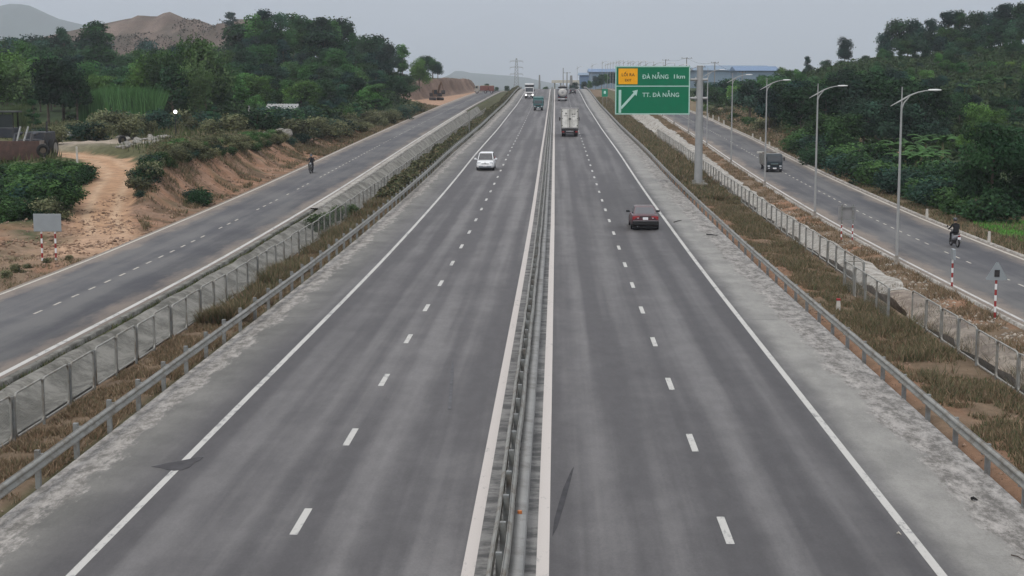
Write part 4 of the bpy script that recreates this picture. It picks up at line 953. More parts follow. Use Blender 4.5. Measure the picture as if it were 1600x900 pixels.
def mpv():
    y = 151.5; g = float(pH(y)); x, _ = at(758, 266, y)
    t = thing('minivan', 'white people carrier driving towards the viewer across the outer left line', 'minivan', (x, y+2.25, g), math.pi)
    m = M_['white']
    body(t, [(-2.25, .4, .95, .78, .72), (-2.15, .3, 1.02, .86, .78), (-1.2, .22, 1.04, .885, .82), (0, .2, 1.02, .885, .82), (1.1, .22, 1.0, .88, .80), (1.7, .25, .93, .87, .78), (2.08, .28, .84, .83, .72), (2.24, .33, .74, .74, .64), (2.3, .4, .62, .64, .56)], m)
    greenhouse(t, 1.0, 1.68, -2.1, 1.35, -1.9, .45, .80, .66, m, mat('grey_screen', (.055, .055, .057), .15, 0, .2, 3, spec=.8))
    for s in (-1, 1):
        bx(t, 'headlight', (s*.6, 2.17, .77), (.32, .12, .15), M_['lens'], .03, rot=(R(-25), 0, s*R(-14)))
        bx(t, 'tail_light', (s*.74, -2.2, 1.0), (.2, .1, .4), M_['red'], .02)
        mb = MB(); mb.box((s*1.03, 1.0, 1.12), (.22, .12, .17)); mb.box((s*.9, 1.0, 1.05), (.12, .06, .06)); mb.build('side_mirror', m, t, bevel=.03)
        for yy in (-1.35, 1.42): wheel(t, s*.775, yy, .31)
        mb = MB(); mb.cyl((s*.885, -1.35, .33), (s*.89, -1.35, .33), .37, n=20); mb.cyl((s*.874, 1.42, .33), (s*.88, 1.42, .33), .37, n=20); mb.build('wheel_arch', M_['black'], t)
    bx(t, 'grille', (0, 2.27, .68), (.72, .05, .1), M_['rim'], .01); bx(t, 'lower_grille', (0, 2.3, .40), (1.25, .05, .14), mat('bluish_trim', (.14, .16, .19), .5), .02)
    bx(t, 'emblem', (0, 2.27, .78), (.14, .05, .08), M_['rim'], .02); bx(t, 'number_plate', (0, 2.335, .50), (.36, .02, .11), M_['plate']); bx(t, 'underbody', (0, 0, .24), (1.55, 4.1, .2), M_['black'])
mpv()
def chassis(t, L, w, z=.75):
    for s in (-1, 1): bx(t, 'chassis_rail', (s*w*.28, 0, z), (.12, L, .18), M_['dark'])
def box_truck():
    y = 220.; g = float(pH(y)); x, _ = at(890.3, 212, y)
    t = thing('box_truck', 'white box truck seen from behind with two rear doors, in the lane beside the median', 'truck', (x, y+4, g))
    wm = mat('dusty_white_box', (.74, .73, .69), .6, 0, .06, 1.2, dirt=(.42, .41, .38), dirt_scale=.8); al = mat('aluminium_edge', (.46, .44, .44), .4, .4); sh = mat('grey_door_seal', (.24, .24, .22), .7)
    W, zb, zt = 2.42, 1.22, 4.02
    mb = MB(); mb.box((0, 0, (zb+zt)/2), (W, 7.6, zt-zb)); mb.build('cargo_box', wm, t, bevel=.03)
    bx(t, 'roof_edge', (0, -3.82, zt+.02), (W+.1, .12, .16), al)
    for s in (-1, 1):
        bx(t, 'corner_post', (s*(W/2-.03), -3.83, (zb+zt)/2), (.13, .08, zt-zb), sh)
        d = bx(t, 'rear_door', (s*.565, -3.84, (zb+zt)/2-.02), (1.0, .05, zt-zb-.22), wm, .18)
        for k in range(2): bx(d, 'lock_rod', (s*(.2+k*.12), -3.88, (zb+zt)/2), (.03, .03, zt-zb-.3), sh)
        for zz in (zb+.4, zb+1.4, zt-.4): bx(d, 'hinge', (s*1.06, -3.875, zz), (.14, .03, .09), M_['dark'])
        # painted marks on the doors, too blurred to read as words
        mk = mat('door_mark_grey', (.2, .2, .19), .8)
        if s < 0:
            mb = MB(); mb.cyl((s*.55, -3.867, 3.3), (s*.55, -3.872, 3.3), .14, n=10); mb.box((s*.58, -3.87, 2.98), (.58, .006, .09)); mb.build('door_emblem', mk, d)
        else:
            mb = MB(); mb.box((.36, -3.87, 3.2), (.15, .006, .22)); mb.box((.72, -3.87, 3.2), (.15, .006, .22)); mb.box((.54, -3.868, 3.17), (.42, .004, .05)); mb.box((.56, -3.87, 2.85), (.42, .006, .08)); mb.build('door_emblem', mk, d)
        bx(t, 'tail_light', (s*.95, -3.87, .72), (.34, .06, .16), M_['red']); bx(t, 'mud_flap', (s*.85, -3.1, .55), (.62, .03, .5), M_['black'])
        for yy in (-2.6, -1.5): 
            for q in (.72, 1.0): wheel(t, s*q, yy, .5, .26, q > .8)
        wheel(t, s*1.0, 4.1, .5, .26)
        mb = MB(); mb.box((s*1.42, 5.0, 2.35), (.2, .12, .5)); mb.box((s*1.25, 5.0, 2.4), (.3, .05, .05)); mb.build('side_mirror', M_['dark'], t)
        bx(t, 'side_guard', (s*1.15, 1.2, .8), (.05, 3.0, .4), M_['dark'])
    bx(t, 'center_seal', (0, -3.845, (zb+zt)/2), (.16, .06, zt-zb-.2), sh); bx(t, 'lock_box', (0, -3.89, 2.55), (.3, .05, .16), M_['dark'])
    bx(t, 'rear_sill', (0, -3.84, zb-.18), (W, .12, .32), M_['dark']); bx(t, 'rear_bumper', (0, -3.75, .58), (W-.1, .14, .2), M_['dark']); bx(t, 'number_plate', (0, -3.87, .92), (.36, .02, .14), M_['plate'])
    chassis(t, 9.5, 2.0, .95)
    mb = MB(); mb.prism([(3.95, .7), (5.6, .7), (5.65, 1.6), (5.35, 2.9), (4.0, 3.0)], -1.15, 1.15); mb.build('cab', M_['white'], t, bevel=.06)
    glasspane('windscreen', [(-1.05, 5.63, 1.75), (1.05, 5.63, 1.75), (1.0, 5.37, 2.8), (-1.0, 5.37, 2.8)], .04, .02, M_['glass'], t, (0, 1, 0))
    for s in (-1, 1): bx(t, 'headlight', (s*.85, 5.64, 1.0), (.35, .06, .2), M_['lens'])
box_truck()
def tanker():
    y = 396.; g = float(pH(y)); x, _ = at(879, 156, y)
    t = thing('tanker_truck', 'tank truck with a round pale tank end in a dark frame, near the crest', 'truck', (x, y+4, g))
    tm = mat('dull_tank_skin', (.52, .51, .49), .45, .2, .08, 1)
    def ring(y_, s): return [(1.18*s*math.cos(a), y_, 2.15+1.12*s*math.sin(a)) for a in [2*math.pi*k/20 for k in range(20)]]
    mb = MB(); mb.loft([ring(-4.02, .55), ring(-3.95, .85), ring(-3.75, .99), ring(3.2, 1.0), ring(3.4, .9), ring(3.5, .5)]); mb.build('tank', tm, t, smooth=True)
    mb = MB(); mb.cyl((0, -4.02, 2.15), (0, -4.08, 2.15), .3, .28, 12); mb.build('manhole', sh_ := mat('manhole_grey', (.28, .28, .28), .6), t)
    bx(t, 'top_walkway', (0, -.2, 3.42), (2.3, 7.4, .42), M_['dark'], .05); bx(t, 'hatch', (0, -1.5, 3.8), (1.5, 2.4, .35), sh_, .08)
    bx(t, 'rear_frame', (0, -3.9, .95), (2.35, .3, .34), M_['dark'])
    for s in (-1, 1):
        bx(t, 'corner_post', (s*1.2, -3.85, 2.1), (.08, .1, 2.3), M_['dark']); bx(t, 'tail_light', (s*.9, -4.07, .95), (.3, .04, .15), M_['red'])
        for yy in (-3.0, -1.8): 
            for q in (.70, .98): wheel(t, s*q, yy, .5, .25, q > .8)
        wheel(t, s*.98, 4.4, .5, .25)
    chassis(t, 9.5, 2.0, .9); bx(t, 'rear_bumper', (0, -3.95, .55), (2.2, .1, .15), M_['plate'])
    mb = MB(); mb.prism([(3.9, .7), (5.7, .7), (5.72, 1.6), (5.45, 2.8), (3.95, 3.0)], -1.15, 1.15); mb.build('cab', mat('dark_blue_cab', (.05, .07, .12), .4), t, bevel=.06)
    glasspane('windscreen', [(-1.05, 5.72, 1.7), (1.05, 5.72, 1.7), (1.0, 5.5, 2.7), (-1.0, 5.5, 2.7)], .04, .02, M_['glass'], t, (0, 1, 0))
tanker()
def suv_far():
    y = 452.; g = float(pH(y)); x, _ = at(895, 145, y); t = thing('suv', 'small dark car near the crest in the outer right lane', 'car', (x, y+2.2, g))
    dm = mat('dark_grey_paint', (.05, .05, .055), .3, spec=.6)
    body(t, [(-2.2, .45, 1.05, .82, .74), (-2.05, .35, 1.12, .9, .82), (-.8, .3, 1.12, .92, .84), (1.0, .3, 1.08, .92, .82), (1.9, .35, 1.0, .88, .78), (2.2, .45, .85, .78, .7)], dm)
    greenhouse(t, 1.08, 1.72, -2.0, 1.2, -1.75, .4, .82, .68, dm, M_['glass'])
    for s in (-1, 1):
        bx(t, 'tail_light', (s*.72, -2.16, 1.0), (.2, .08, .28), M_['red'])
        for yy in (-1.35, 1.4): wheel(t, s*.8, yy, .36)
    bx(t, 'rear_bumper', (0, -2.2, .55), (1.6, .12, .22), M_['black']); bx(t, 'number_plate', (0, -2.24, .8), (.36, .02, .14), M_['plate'])
suv_far()
def cabover(t, W, zt, y0, y1, zb, m, visor=None, lit=False, screen=(.5, .9)):
    L = y1-y0; h = zt-zb
    mb = MB(); mb.prism([(y0, zb), (y1, zb), (y1+.04, zb+h*.42), (y1-.02, zb+h*.5), (y1-.22, zt-.1), (y1-.4, zt), (y0+.1, zt)], -W/2, W/2); mb.build('cab', m, t, bevel=.06)
    glasspane('windscreen', [(-W*.45, y1-.02, zb+h*.50), (W*.45, y1-.02, zb+h*.50), (W*.43, y1-.21, zt-.12), (-W*.43, y1-.21, zt-.12)], .03, .012, M_['glass'], t, (0, 1, 0))
    for s in (-1, 1):
        q = [(s*W/2, y0+L*.3, zb+h*.52), (s*W/2, y1-.18, zb+h*.52), (s*W/2, y1-.38, zt-.14), (s*W/2, y0+L*.3, zt-.14)]
        glasspane('side_window', q, .04, .02, M_['glass'], t, (s, 0, 0))
        bx(t, 'headlight', (s*W*.37, y1+.05, zb+h*.16), (W*.15, .06, h*.11), M_['lamp_on'] if lit else M_['lens'], .02)
        mb = MB(); mb.box((s*(W/2+.16), y1-.05, zb+h*.66), (.14, .08, .34)); mb.box((s*(W/2+.05), y1-.05, zb+h*.72), (.2, .04, .04)); mb.build('side_mirror', M_['black'], t)
    bx(t, 'grille', (0, y1+.035, zb+h*.28), (W*.62, .04, h*.13), M_['dark'] if not lit else M_['dark'], .01)
    bx(t, 'front_bumper', (0, y1+.04, zb-.02), (W*.98, .16, .22), M_['dark'], .03); bx(t, 'number_plate', (0, y1+.13, zb+.02), (.36, .02, .13), M_['plate'])
def teal_truck():
    y = 331.; g = float(pH(y)); x, _ = at(841, 173, y); t = thing('dump_truck', 'teal green light truck coming towards the viewer in the left inner lane', 'truck', (x, y+2.8, g), math.pi)
    m = mat('teal_paint', (.022, .10, .105), .4, 0, .1, 2, spec=.5, dirt=(.05, .1, .1)); m2 = mat('teal_body_side', (.03, .13, .125), .5, 0, .1, 2)
    cabover(t, 1.95, 2.35, 1.2, 2.7, .62, m)
    mb = MB(); mb.box((0, -1.0, 1.85), (2.15, 4.1, 1.7)); mb.build('dump_body', m2, t, bevel=.03); bx(t, 'body_rim', (0, 1.02, 2.85), (2.2, .14, .3), mat('pale_teal_rim', (.2, .33, .33), .6)); bx(t, 'load_cover', (0, -1.1, 2.76), (2.0, 3.9, .12), M_['dark'])
    for s in (-1, 1):
        wheel(t, s*.86, 1.9, .4, .24)
        for q in (.62, .88): wheel(t, s*q, -2.0, .4, .24, q > .8)
        for k in range(4): bx(t, 'side_rib', (s*1.09, -2.7+k*1.1, 1.85), (.05, .1, 1.6), m)
    chassis(t, 5.6, 1.7, .7)
teal_truck()
def white_truck():
    y = 414.; g = float(pH(y)); x, _ = at(827, 154, y); t = thing('container_truck', 'oncoming white truck with lit headlamps and a white container near the crest', 'truck', (x, y+3.2, g), math.pi)
    cabover(t, 2.4, 3.0, 1.9, 3.9, .6, mat('pale_cab_white', (.6, .6, .6), .4, spec=.5), lit=True)
    mb = MB(); mb.box((0, -1.9, 2.5), (2.45, 7.0, 2.5)); mb.build('container', mat('grey_container', (.11, .14, .16), .6, 0, .1, 1), t, bevel=.03)
    bx(t, 'roof_fairing', (0, 1.68, 3.83), (2.4, .5, .35), M_['white'], .05); bx(t, 'fairing_support', (0, 1.75, 3.3), (1.9, .3, .75), M_['dark'])
    for s in (-1, 1):
        wheel(t, s*1.02, 3.0, .5, .28)
        for yy in (-2.6, -3.9):
            for q in (.75, 1.04): wheel(t, s*q, yy, .5, .26, q > .9)
    chassis(t, 9, 2, .9)
white_truck()
def small_truck():
    y = 159.; g = float(pR(y)); x, _ = at(1210.3, 270, y); t = thing('pickup_truck', 'small dark blue-green truck with a canvas-sided load bed on the right frontage road', 'truck', (x, y+2.4, g), math.pi)
    m = mat('dark_petrol_paint', (.008, .02, .027), .35, 0, .1, 2, spec=.6)
    cabover(t, 1.62, 1.86, .95, 2.3, .40, m)
    bx(t, 'roof_edge', (0, 1.4, 1.90), (1.45, .9, .05), mat('pale_roof_strip', (.25, .25, .25), .6), .02)
    bed = mat('weathered_canvas', (.165, .16, .145), .9, 0, .25, 3, dirt=(.10, .095, .085)); 
    mb = MB(); mb.box((0, -1.3, .78), (1.66, 3.9, .34)); mb.build('load_bed', bed, t, bevel=.02)
    for s in (-1, 1):
        mb = MB(); mb.box((s*.82, -1.3, 1.35), (.05, 3.9, .8)); mb.build('side_panel', bed, t)
        for k in range(5): bx(t, 'stake', (s*.86, -3.1+k*.9, 1.3), (.05, .06, 1.0), M_['galv_d'])
        for yy in (-2.2, 1.7): wheel(t, s*.7, yy, .31, .2)
        bx(t, 'fog_lamp', (s*.6, 2.42, .42), (.18, .04, .1), M_['lens'])
    mb = MB(); mb.box((0, -3.25, 1.3), (1.66, .05, .9)); mb.build('tailgate', bed, t)
    mb = MB(); rings = []
    for yy in np.linspace(-3.1, .5, 7):
        rings.append([(.74*math.cos(a), yy, 1.62+.34*math.sin(a)*(1+.2*math.sin(yy*4))) for a in [math.pi*k/8 for k in range(9)]]+[(-.7, yy, 1.2), (.7, yy, 1.2)])
    mb.loft(rings); o = mb.build('tarpaulin', mat('brown_tarpaulin', (.12, .105, .09), .95, 0, .3, 3), t, smooth=True)
    bx(t, 'underbody', (0, 0, .33), (1.2, 4.4, .14), M_['black']); bx(t, 'name_bar', (0, 2.36, .86), (.75, .03, .1), mat('pale_badge_bar', (.12, .17, .17), .5), .01)
small_truck()

# ------------------------------------------------------------------ motorcycles and riders
def skin_mesh(name, nodes, edges, m, parent, sub=2):
    me = bpy.data.meshes.new(name); me.from_pydata([n[:3] for n in nodes], edges, []); o = bpy.data.objects.new(name+'_tmp', me); COL.objects.link(o)
    o.modifiers.new('s', 'SKIN'); 
    for i, n in enumerate(nodes): me.skin_vertices[0].data[i].radius = (n[3], n[4] if len(n) > 4 else n[3]); me.skin_vertices[0].data[i].use_root = (i == 0)
    s = o.modifiers.new('b', 'SUBSURF'); s.levels = sub; s.render_levels = sub
    dg = bpy.context.evaluated_depsgraph_get(); dg.update(); me2 = bpy.data.meshes.new_from_object(o.evaluated_get(dg)); bpy.data.objects.remove(o)
    me2.materials.clear()
    for q in (m if isinstance(m, list) else [m]): me2.materials.append(q)
    for p in me2.polygons: p.use_smooth = True
    r = bpy.data.objects.new(name, me2); COL.objects.link(r)
    if parent is not None: r.parent = parent
    return r
skinm = mat('skin', (.30, .19, .13), .6); helm = mat('dark_helmet', (.03, .03, .035), .25, spec=.7)
def motorbike(x, y, g, rz, label, col):
    t = thing('motorcycle', label, 'motorcycle', (x, y, g), rz); pm = mat('scooter_paint', col, .35, spec=.6)
    for yy, nm in ((-.62, 'wheel'), (.64, 'wheel')):
        mb = MB(); n = 20; rings = []
        for k in range(n+1):
            a = 2*math.pi*k/n; rings.append([((.05)*math.cos(b), yy+(.25+.045*math.sin(b))*math.cos(a), .3+(.25+.045*math.sin(b))*math.sin(a)) for b in [2*math.pi*j/8 for j in range(8)]])
        mb.loft(rings, caps=False); w = mb.build(nm, M_['rubber'], t, smooth=True)
        mb = MB(); mb.cyl((-.03, yy, .3), (.03, yy, .3), .2, n=14); mb.build('rim', M_['rim'], w)
    mb = MB(); mb.loft([[(w_*math.cos(a), yy, z+h*math.sin(a)) for a in [2*math.pi*k/10 for k in range(10)]] for yy, z, w_, h in ((-.85, .78, .05, .04), (-.7, .72, .13, .1), (-.35, .62, .15, .17), (0, .5, .13, .14), (.25, .45, .12, .1), (.38, .6, .14, .15), (.45, .85, .12, .12), (.42, 1.0, .1, .06))]); mb.build('body', pm, t, smooth=True)
    mb = MB(); mb.loft([[(w_*math.cos(a), yy, z+.05*math.sin(a)) for a in [2*math.pi*k/10 for k in range(10)]] for yy, z, w_ in ((-.72, .84, .08), (-.6, .84, .14), (-.2, .80, .14), (.08, .78, .09))]); mb.build('seat', M_['black'], t, smooth=True)
    for s in (-1, 1): mb = MB(); mb.tube([(s*.07, .64, .3), (s*.07, .5, .7), (s*.05, .42, .98)], .025, 6); mb.build('fork', M_['galv_d'], t)
    mb = MB(); mb.tube([(-.34, .28, 1.06), (-.2, .38, 1.05), (0, .42, 1.0), (.2, .38, 1.05), (.34, .28, 1.06)], .018, 6); mb.build('handlebar', M_['black'], t)
    for s in (-1, 1): mb = MB(); mb.cyl((s*.3, .38, 1.1), (s*.36, .36, 1.22), .01, n=6); mb.cyl((s*.36, .35, 1.25), (s*.36, .33, 1.25), .06, n=10); mb.build('mirror', M_['black'], t)
    mb = MB(); mb.cyl((0, .52, .92), (0, .45, .92), .08, n=12); mb.build('headlight', M_['lens'], t); bx(t, 'tail_light', (0, -.84, .74), (.14, .05, .07), M_['red']); bx(t, 'number_plate', (0, -.86, .6), (.19, .02, .14), M_['plate'])
    mb = MB(); mb.box((0, -.66, .62), (.12, .34, .04), rot=(R(-30), 0, 0)); mb.build('rear_mudguard', M_['black'], t); mb = MB(); mb.box((0, .66, .6), (.11, .3, .04), rot=(R(15), 0, 0)); mb.build('front_mudguard', pm, t)
    mb = MB(); mb.tube([(.12, -.1, .3), (.15, -.5, .32), (.15, -.8, .38)], [.03, .045, .05], 8); mb.build('exhaust', M_['galv_d'], t); mb = MB(); mb.box((0, 0, .33), (.24, .36, .26)); mb.build('engine', M_['dark'], t, bevel=.04)
    return t
def rider(x, y, g, rz, label, cloth, trous):
    t = thing('person', label, 'person', (x, y, g), rz); cm = mat('rider_jacket', cloth, .85, 0, .15, 5); tm = mat('rider_trousers', trous, .85, 0, .15, 5)
    N = [(0, -.22, .95, .17, .14), (0, -.16, 1.15, .16, .12), (0, -.10, 1.34, .19, .12), (0, -.06, 1.44, .10, .09), (0, -.03, 1.52, .055), (0, 0, 1.62, .085, .1), (0, .01, 1.72, .085, .09)]
    E = [(0, 1), (1, 2), (2, 3), (3, 4), (4, 5), (5, 6)]
    for s in (-1, 1):
        b = len(N)
        N += [(s*.19, -.08, 1.39, .07), (s*.27, .05, 1.2, .052), (s*.31, .22, 1.09, .04), (s*.31, .28, 1.07, .032)]; E += [(2, b), (b, b+1), (b+1, b+2), (b+2, b+3)]
        for k in range(4): q = len(N); N += [(s*(.285+.018*k), .32, 1.08, .011), (s*(.285+.018*k), .335, 1.055, .010)]; E += [(b+3, q), (q, q+1)]
        q = len(N); N += [(s*.27, .29, 1.05, .012), (s*.26, .31, 1.035, .010)]; E += [(b+3, q), (q, q+1)]
        b = len(N)
        N += [(s*.11, -.18, .93, .10), (s*.2, .2, .86, .075), (s*.19, .16, .5, .055), (s*.19, .14, .37, .04), (s*.2, .27, .35, .04)]; E += [(0, b), (b, b+1), (b+1, b+2), (b+2, b+3), (b+3, b+4)]
    o = skin_mesh('body', N, E, [cm, tm, skinm], t)
    for p in o.data.polygons:
        c = p.center
        p.material_index = 2 if (c.z > 1.5 or (c.z > 1.0 and c.y > .255 and abs(c.x) > .2)) else (1 if c.z < .98 and not (abs(c.x) < .12 and c.y < -.2 and c.z > .97) else 0)
    mb = MB(); n = 14; rings = []
    for p in [math.pi*(j+.2)/9 for j in range(7)]: rings.append([(.135*math.sin(p)*math.cos(2*math.pi*k/n), .0+.155*math.sin(p)*math.sin(2*math.pi*k/n), 1.69+.15*math.cos(p)) for k in range(n)])
    mb.loft(rings); mb.build('helmet', helm, t, smooth=True)
    mb = MB(); mb.box((0, .15, 1.64), (.18, .03, .09)); mb.build('face_mask', mat('face_mask', (.2, .2, .22), .8), t, bevel=.02)
    for s in (-1, 1): mb = MB(); mb.box((s*.2, .22, .325), (.09, .25, .07)); mb.build('shoe', M_['black'], t, bevel=.02)
y = 95.2; x, _ = at(1495, 387, y); g = float(pR(y)); motorbike(x, y+.6, g, R(4), 'dark scooter with a white leg shield on the right frontage road', (.30, .30, .32)); rider(x, y+.6, g, R(4), 'person in black clothes and helmet riding away on the right frontage road', (.012, .012, .014), (.015, .015, .018))
y = 144.; x, _ = at(485, 271, y); g = float(pL(y)); motorbike(x, y+.6, g, math.pi, 'dark motorcycle coming towards the viewer on the left frontage road', (.02, .02, .025)); rider(x, y+.6, g, math.pi, 'person in dark clothes riding a motorcycle towards the viewer on the left frontage road', (.02, .02, .024), (.018, .018, .02))

# ------------------------------------------------------------------ machines
def loader():
    y = 134.; xx, _ = at(22, 262, y); g = Tz(xx, y+2)-.1
    xc = at(24, 262, y)[0]; t = thing('wheel_loader', 'dark wheel loader with a wide rusty brown bucket at the left picture edge', 'wheel loader', (xc, y+.5, g))
    rust = mat('rusty_brown_steel', (.065, .04, .034), .85, 0, .25, 2, dirt=(.12, .065, .05), dirt_scale=1.2); dk = mat('grimy_navy_paint', (.03, .035, .045), .6, 0, .2, 2, dirt=(.07, .065, .06))
    W = 4.2
    mb = MB(); mb.loft([[(sx, a, b) for a, b in ((0, .05), (-.05, .9), (.1, 1.72), (.2, 1.72), (.95, 1.1), (1.1, .4), (.6, .02))] for sx in (-W/2, W/2)]); mb.build('bucket', rust, t, bevel=.03)
    bx(t, 'cutting_edge', (W/2+.0, .5, .9), (.08, 1.1, 1.7), mat('worn_steel', (.22, .19, .17), .7, .2), .02)
    for s in (-1, 1):
        mb = MB(); mb.tube([(s*.75, 1.0, .9), (s*.75, 2.0, 2.2), (s*.7, 3.4, 2.3)], .17, 6); mb.build('lift_arm', dk, t)
        mb = MB(); mb.tube([(s*.3, .9, 1.5), (s*.35, 2.2, 2.9)], .09, 6); mb.build('hydraulic_ram', M_['galv_d'], t)
        for yy in (3.2, 6.2): wheel(t, s*1.15, yy, .85, .6)
    mb = MB(); mb.box((0, 6.3, 1.7), (2.0, 2.8, 1.3)); mb.build('engine_cover', dk, t, bevel=.08); mb = MB(); mb.box((0, 3.4, 1.3), (1.5, 2.6, .9)); mb.build('front_frame', dk, t, bevel=.05)
    cabx = at(9, 190, y+5)[0]-xc
    for a in (-.7, .7):
        for b in (4.4, 5.7): bx(t, 'cab_pillar', (cabx+a, b, 3.2), (.1, .1, 1.9), M_['black'])
    bx(t, 'cab_roof', (cabx+.1, 5.0, 4.2), (1.9, 1.8, .16), mat('dusty_grey_roof', (.06, .065, .065), .7), .04); bx(t, 'cab_base', (cabx, 5.0, 2.3), (1.6, 1.6, .9), dk, .04)
    glasspane('cab_window', [(cabx-.65, 4.38, 2.75), (cabx+.65, 4.38, 2.75), (cabx+.65, 4.38, 4.0), (cabx-.65, 4.38, 4.0)], .05, .01, M_['glass'], t, (0, -1, 0)); bx(t, 'exhaust_stack', (.7, 6.2, 2.8), (.14, .14, 1.0), M_['dark'])
loader()
def tyre(px, py, Y, r, label, rz=0, dz=0):
    x, _ = at(px, py, Y); g = Tz(x, Y); t = thing('loose_tyre', label, 'tyre', (x, Y, g+r+dz-.05), rz)
    mb = MB(); n = 18; mb.loft([[((r-.28*r+.28*r*math.sin(b))*math.cos(a), .16*math.cos(b), (r-.28*r+.28*r*math.sin(b))*math.sin(a)) for b in [2*math.pi*j/8 for j in range(8)]] for a in [2*math.pi*k/n for k in range(n+1)]], caps=False); mb.build('tread', M_['rubber'], t, smooth=True)
    mb = MB(); mb.cyl((0, -.05, 0), (0, .05, 0), r*.45, n=14); mb.build('hub', mat('muddy_hub', (.10, .08, .06), .9), t)
tyre(67.5, 244, 134, .58, 'large muddy tyre standing upright just right of the brown bucket', R(20), .15); tyre(58, 232, 137, .4, 'smaller dark tyre behind the upright one beside the brown bucket', R(10), .35); tyre(192, 245, 148, .45, 'black tyre standing on edge beside the pile of pale rubble', R(50), .1)
def excavator():
    y = 385.; xx, _ = at(682, 157, y); g = Tz(xx, y)-.05; t = thing('excavator', 'dark excavator with its orange boom folded up in front of the cut earth bank', 'excavator', (xx, y, g), R(25))
    ym = mat('faded_orange_paint', (.11, .065, .04), .6, 0, .2, 2, dirt=(.1, .07, .06)); 
    for s in (-1, 1): mb = MB(); mb.prism([(-1.7, .1), (1.7, .1), (2.0, .45), (1.7, .8), (-1.7, .8), (-2.0, .45)], s*1.0-.28, s*1.0+.28); mb.build('track', M_['dark'], t, bevel=.05)
    bx(t, 'upper_body', (0, .5, 1.45), (2.4, 2.7, .95), M_['dark'], .1); bx(t, 'counterweight', (0, 1.8, 1.45), (2.3, .5, 1.0), ym, .1); mb = MB(); mb.box((-.7, -.5, 1.9), (.95, 1.3, 1.7)); mb.build('cab', ym, t, bevel=.06)
    glasspane('cab_window', [(-1.12, -1.16, 1.6), (-.28, -1.16, 1.6), (-.28, -1.16, 2.65), (-1.12, -1.16, 2.65)], .03, .012, M_['glass'], t, (0, -1, 0))
    mb = MB(); mb.tube([(.2, -.6, 1.8), (.4, -1.3, 3.6), (.6, -1.9, 4.6)], [.28, .26, .2], 6); mb.build('boom', ym, t); mb = MB(); mb.tube([(.6, -1.9, 4.6), (.7, -2.6, 3.4), (.75, -2.8, 2.6)], [.2, .18, .12], 6); mb.build('dipper_arm', ym, t)
    mb = MB(); mb.prism([(-2.5, 2.5), (-3.1, 2.6), (-3.3, 2.0), (-2.9, 1.6), (-2.4, 1.9)], .35, 1.15); mb.build('bucket', M_['dark'], t)
excavator()
def red_truck():
    y = 470.; xx, _ = at(762, 145.5, y); g = float(pL(y+2)); t = thing('lorry', 'brick red lorry standing side-on at the crest of the left frontage road', 'truck', (at(759, 145, y)[0], y+3, g+.0), R(90))
    rm = mat('brick_red_paint', (.17, .065, .055), .7, 0, .12, 1); mb = MB(); mb.box((0, .6, 1.55), (2.2, 2.6, 1.4)); mb.build('cargo_body', rm, t, bevel=.04); mb = MB(); mb.box((0, -1.6, 1.5), (2.1, 1.6, 1.5)); mb.build('rear_body', rm, t, bevel=.04)
    cabover(t, 2.1, 2.35, 2.1, 3.5, .6, mat('dull_cream_cab', (.35, .32, .28), .6))
    for s in (-1, 1):
        for yy in (-1.7, .2, 2.8): wheel(t, s*.9, yy, .45, .26)
    chassis(t, 5.6, 2, .7); bx(t, 'top_load', (0, -.3, 2.3), (2.0, 4.0, .2), mat('sandy_load', (.35, .28, .2), .95), .05)
red_truck()

# rubble, small white hut board and posts on the plateau
rk = mat('pale_rock', (.27, .26, .235), .9, 0, .3, 3.0, .5, dirt=(.12, .105, .085), dirt_scale=2.5)
def rock_mesh(seed):
    bm = bmesh.new(); bmesh.ops.create_icosphere(bm, subdivisions=2, radius=1); rs = np.random.RandomState(seed); D = rs.randn(10, 3); D /= np.linalg.norm(D, axis=1)[:, None]; hh = rs.uniform(.55, .85, 10)
    for v in bm.verts:
        p = np.array(v.co); 
        for d, h in zip(D, hh):
            k = p.dot(d)
            if k > h: p = p-d*(k-h)
        v.co = p
    me = bpy.data.meshes.new('rock'); bm.to_mesh(me); bm.free(); me.materials.append(rk); return me
rms = [rock_mesh(s) for s in range(4)]; rs = random.Random(5)
rock_lab = ['in the pale rubble heap beside the dirt track']
for k in range(64):
    px = rs.uniform(186, 276); py = 250-(px-186)*.16+rs.uniform(-9, 9); Y = 146+(250-py)*.9+rs.uniform(0, 4); x = at(px, py, Y)[0]
    o = bpy.data.objects.new('rock', rms[k % 4]); COL.objects.link(o); s = rs.uniform(.2, .55); o.location = (x, Y, Tz(x, Y)+s*.15); o.scale = (s*1.4, s, s*.55); o.rotation_euler = (rs.uniform(-.3, .3), rs.uniform(-.3, .3), rs.uniform(0, 6))
    tag(o, 'pale grey angular rock in the rubble heap right of the dirt track', 'rock', 'rocks heaped beside the dirt track')
for k, (px, py) in enumerate([(418, 212), (426, 209), (437, 210), (447, 213), (432, 206)]):
    x, y, g = ground_at(px, py); o = bpy.data.objects.new('rock', rms[k % 4]); COL.objects.link(o); s = .5+.12*k; o.location = (x, y, g+.1); o.scale = (s*1.3, s, s*.8); o.rotation_euler = (0, .2*k, k); tag(o, 'brown-grey rock in the small heap on the bare clearing below the hut', 'rock', 'rocks on the bare clearing')
x, Y = at(107, 233, 160)[0], 160.; t = thing('notice_board', 'low white board standing on the pale clearing behind the hedge', 'board', (x, Y, Tz(x, Y))); bx(t, 'board', (0, 0, .75), (1.5, .06, .45), M_['plate']); 
for s in (-.6, .6): bx(t, 'leg', (s, .05, .35), (.07, .05, .8), M_['galv_d'])
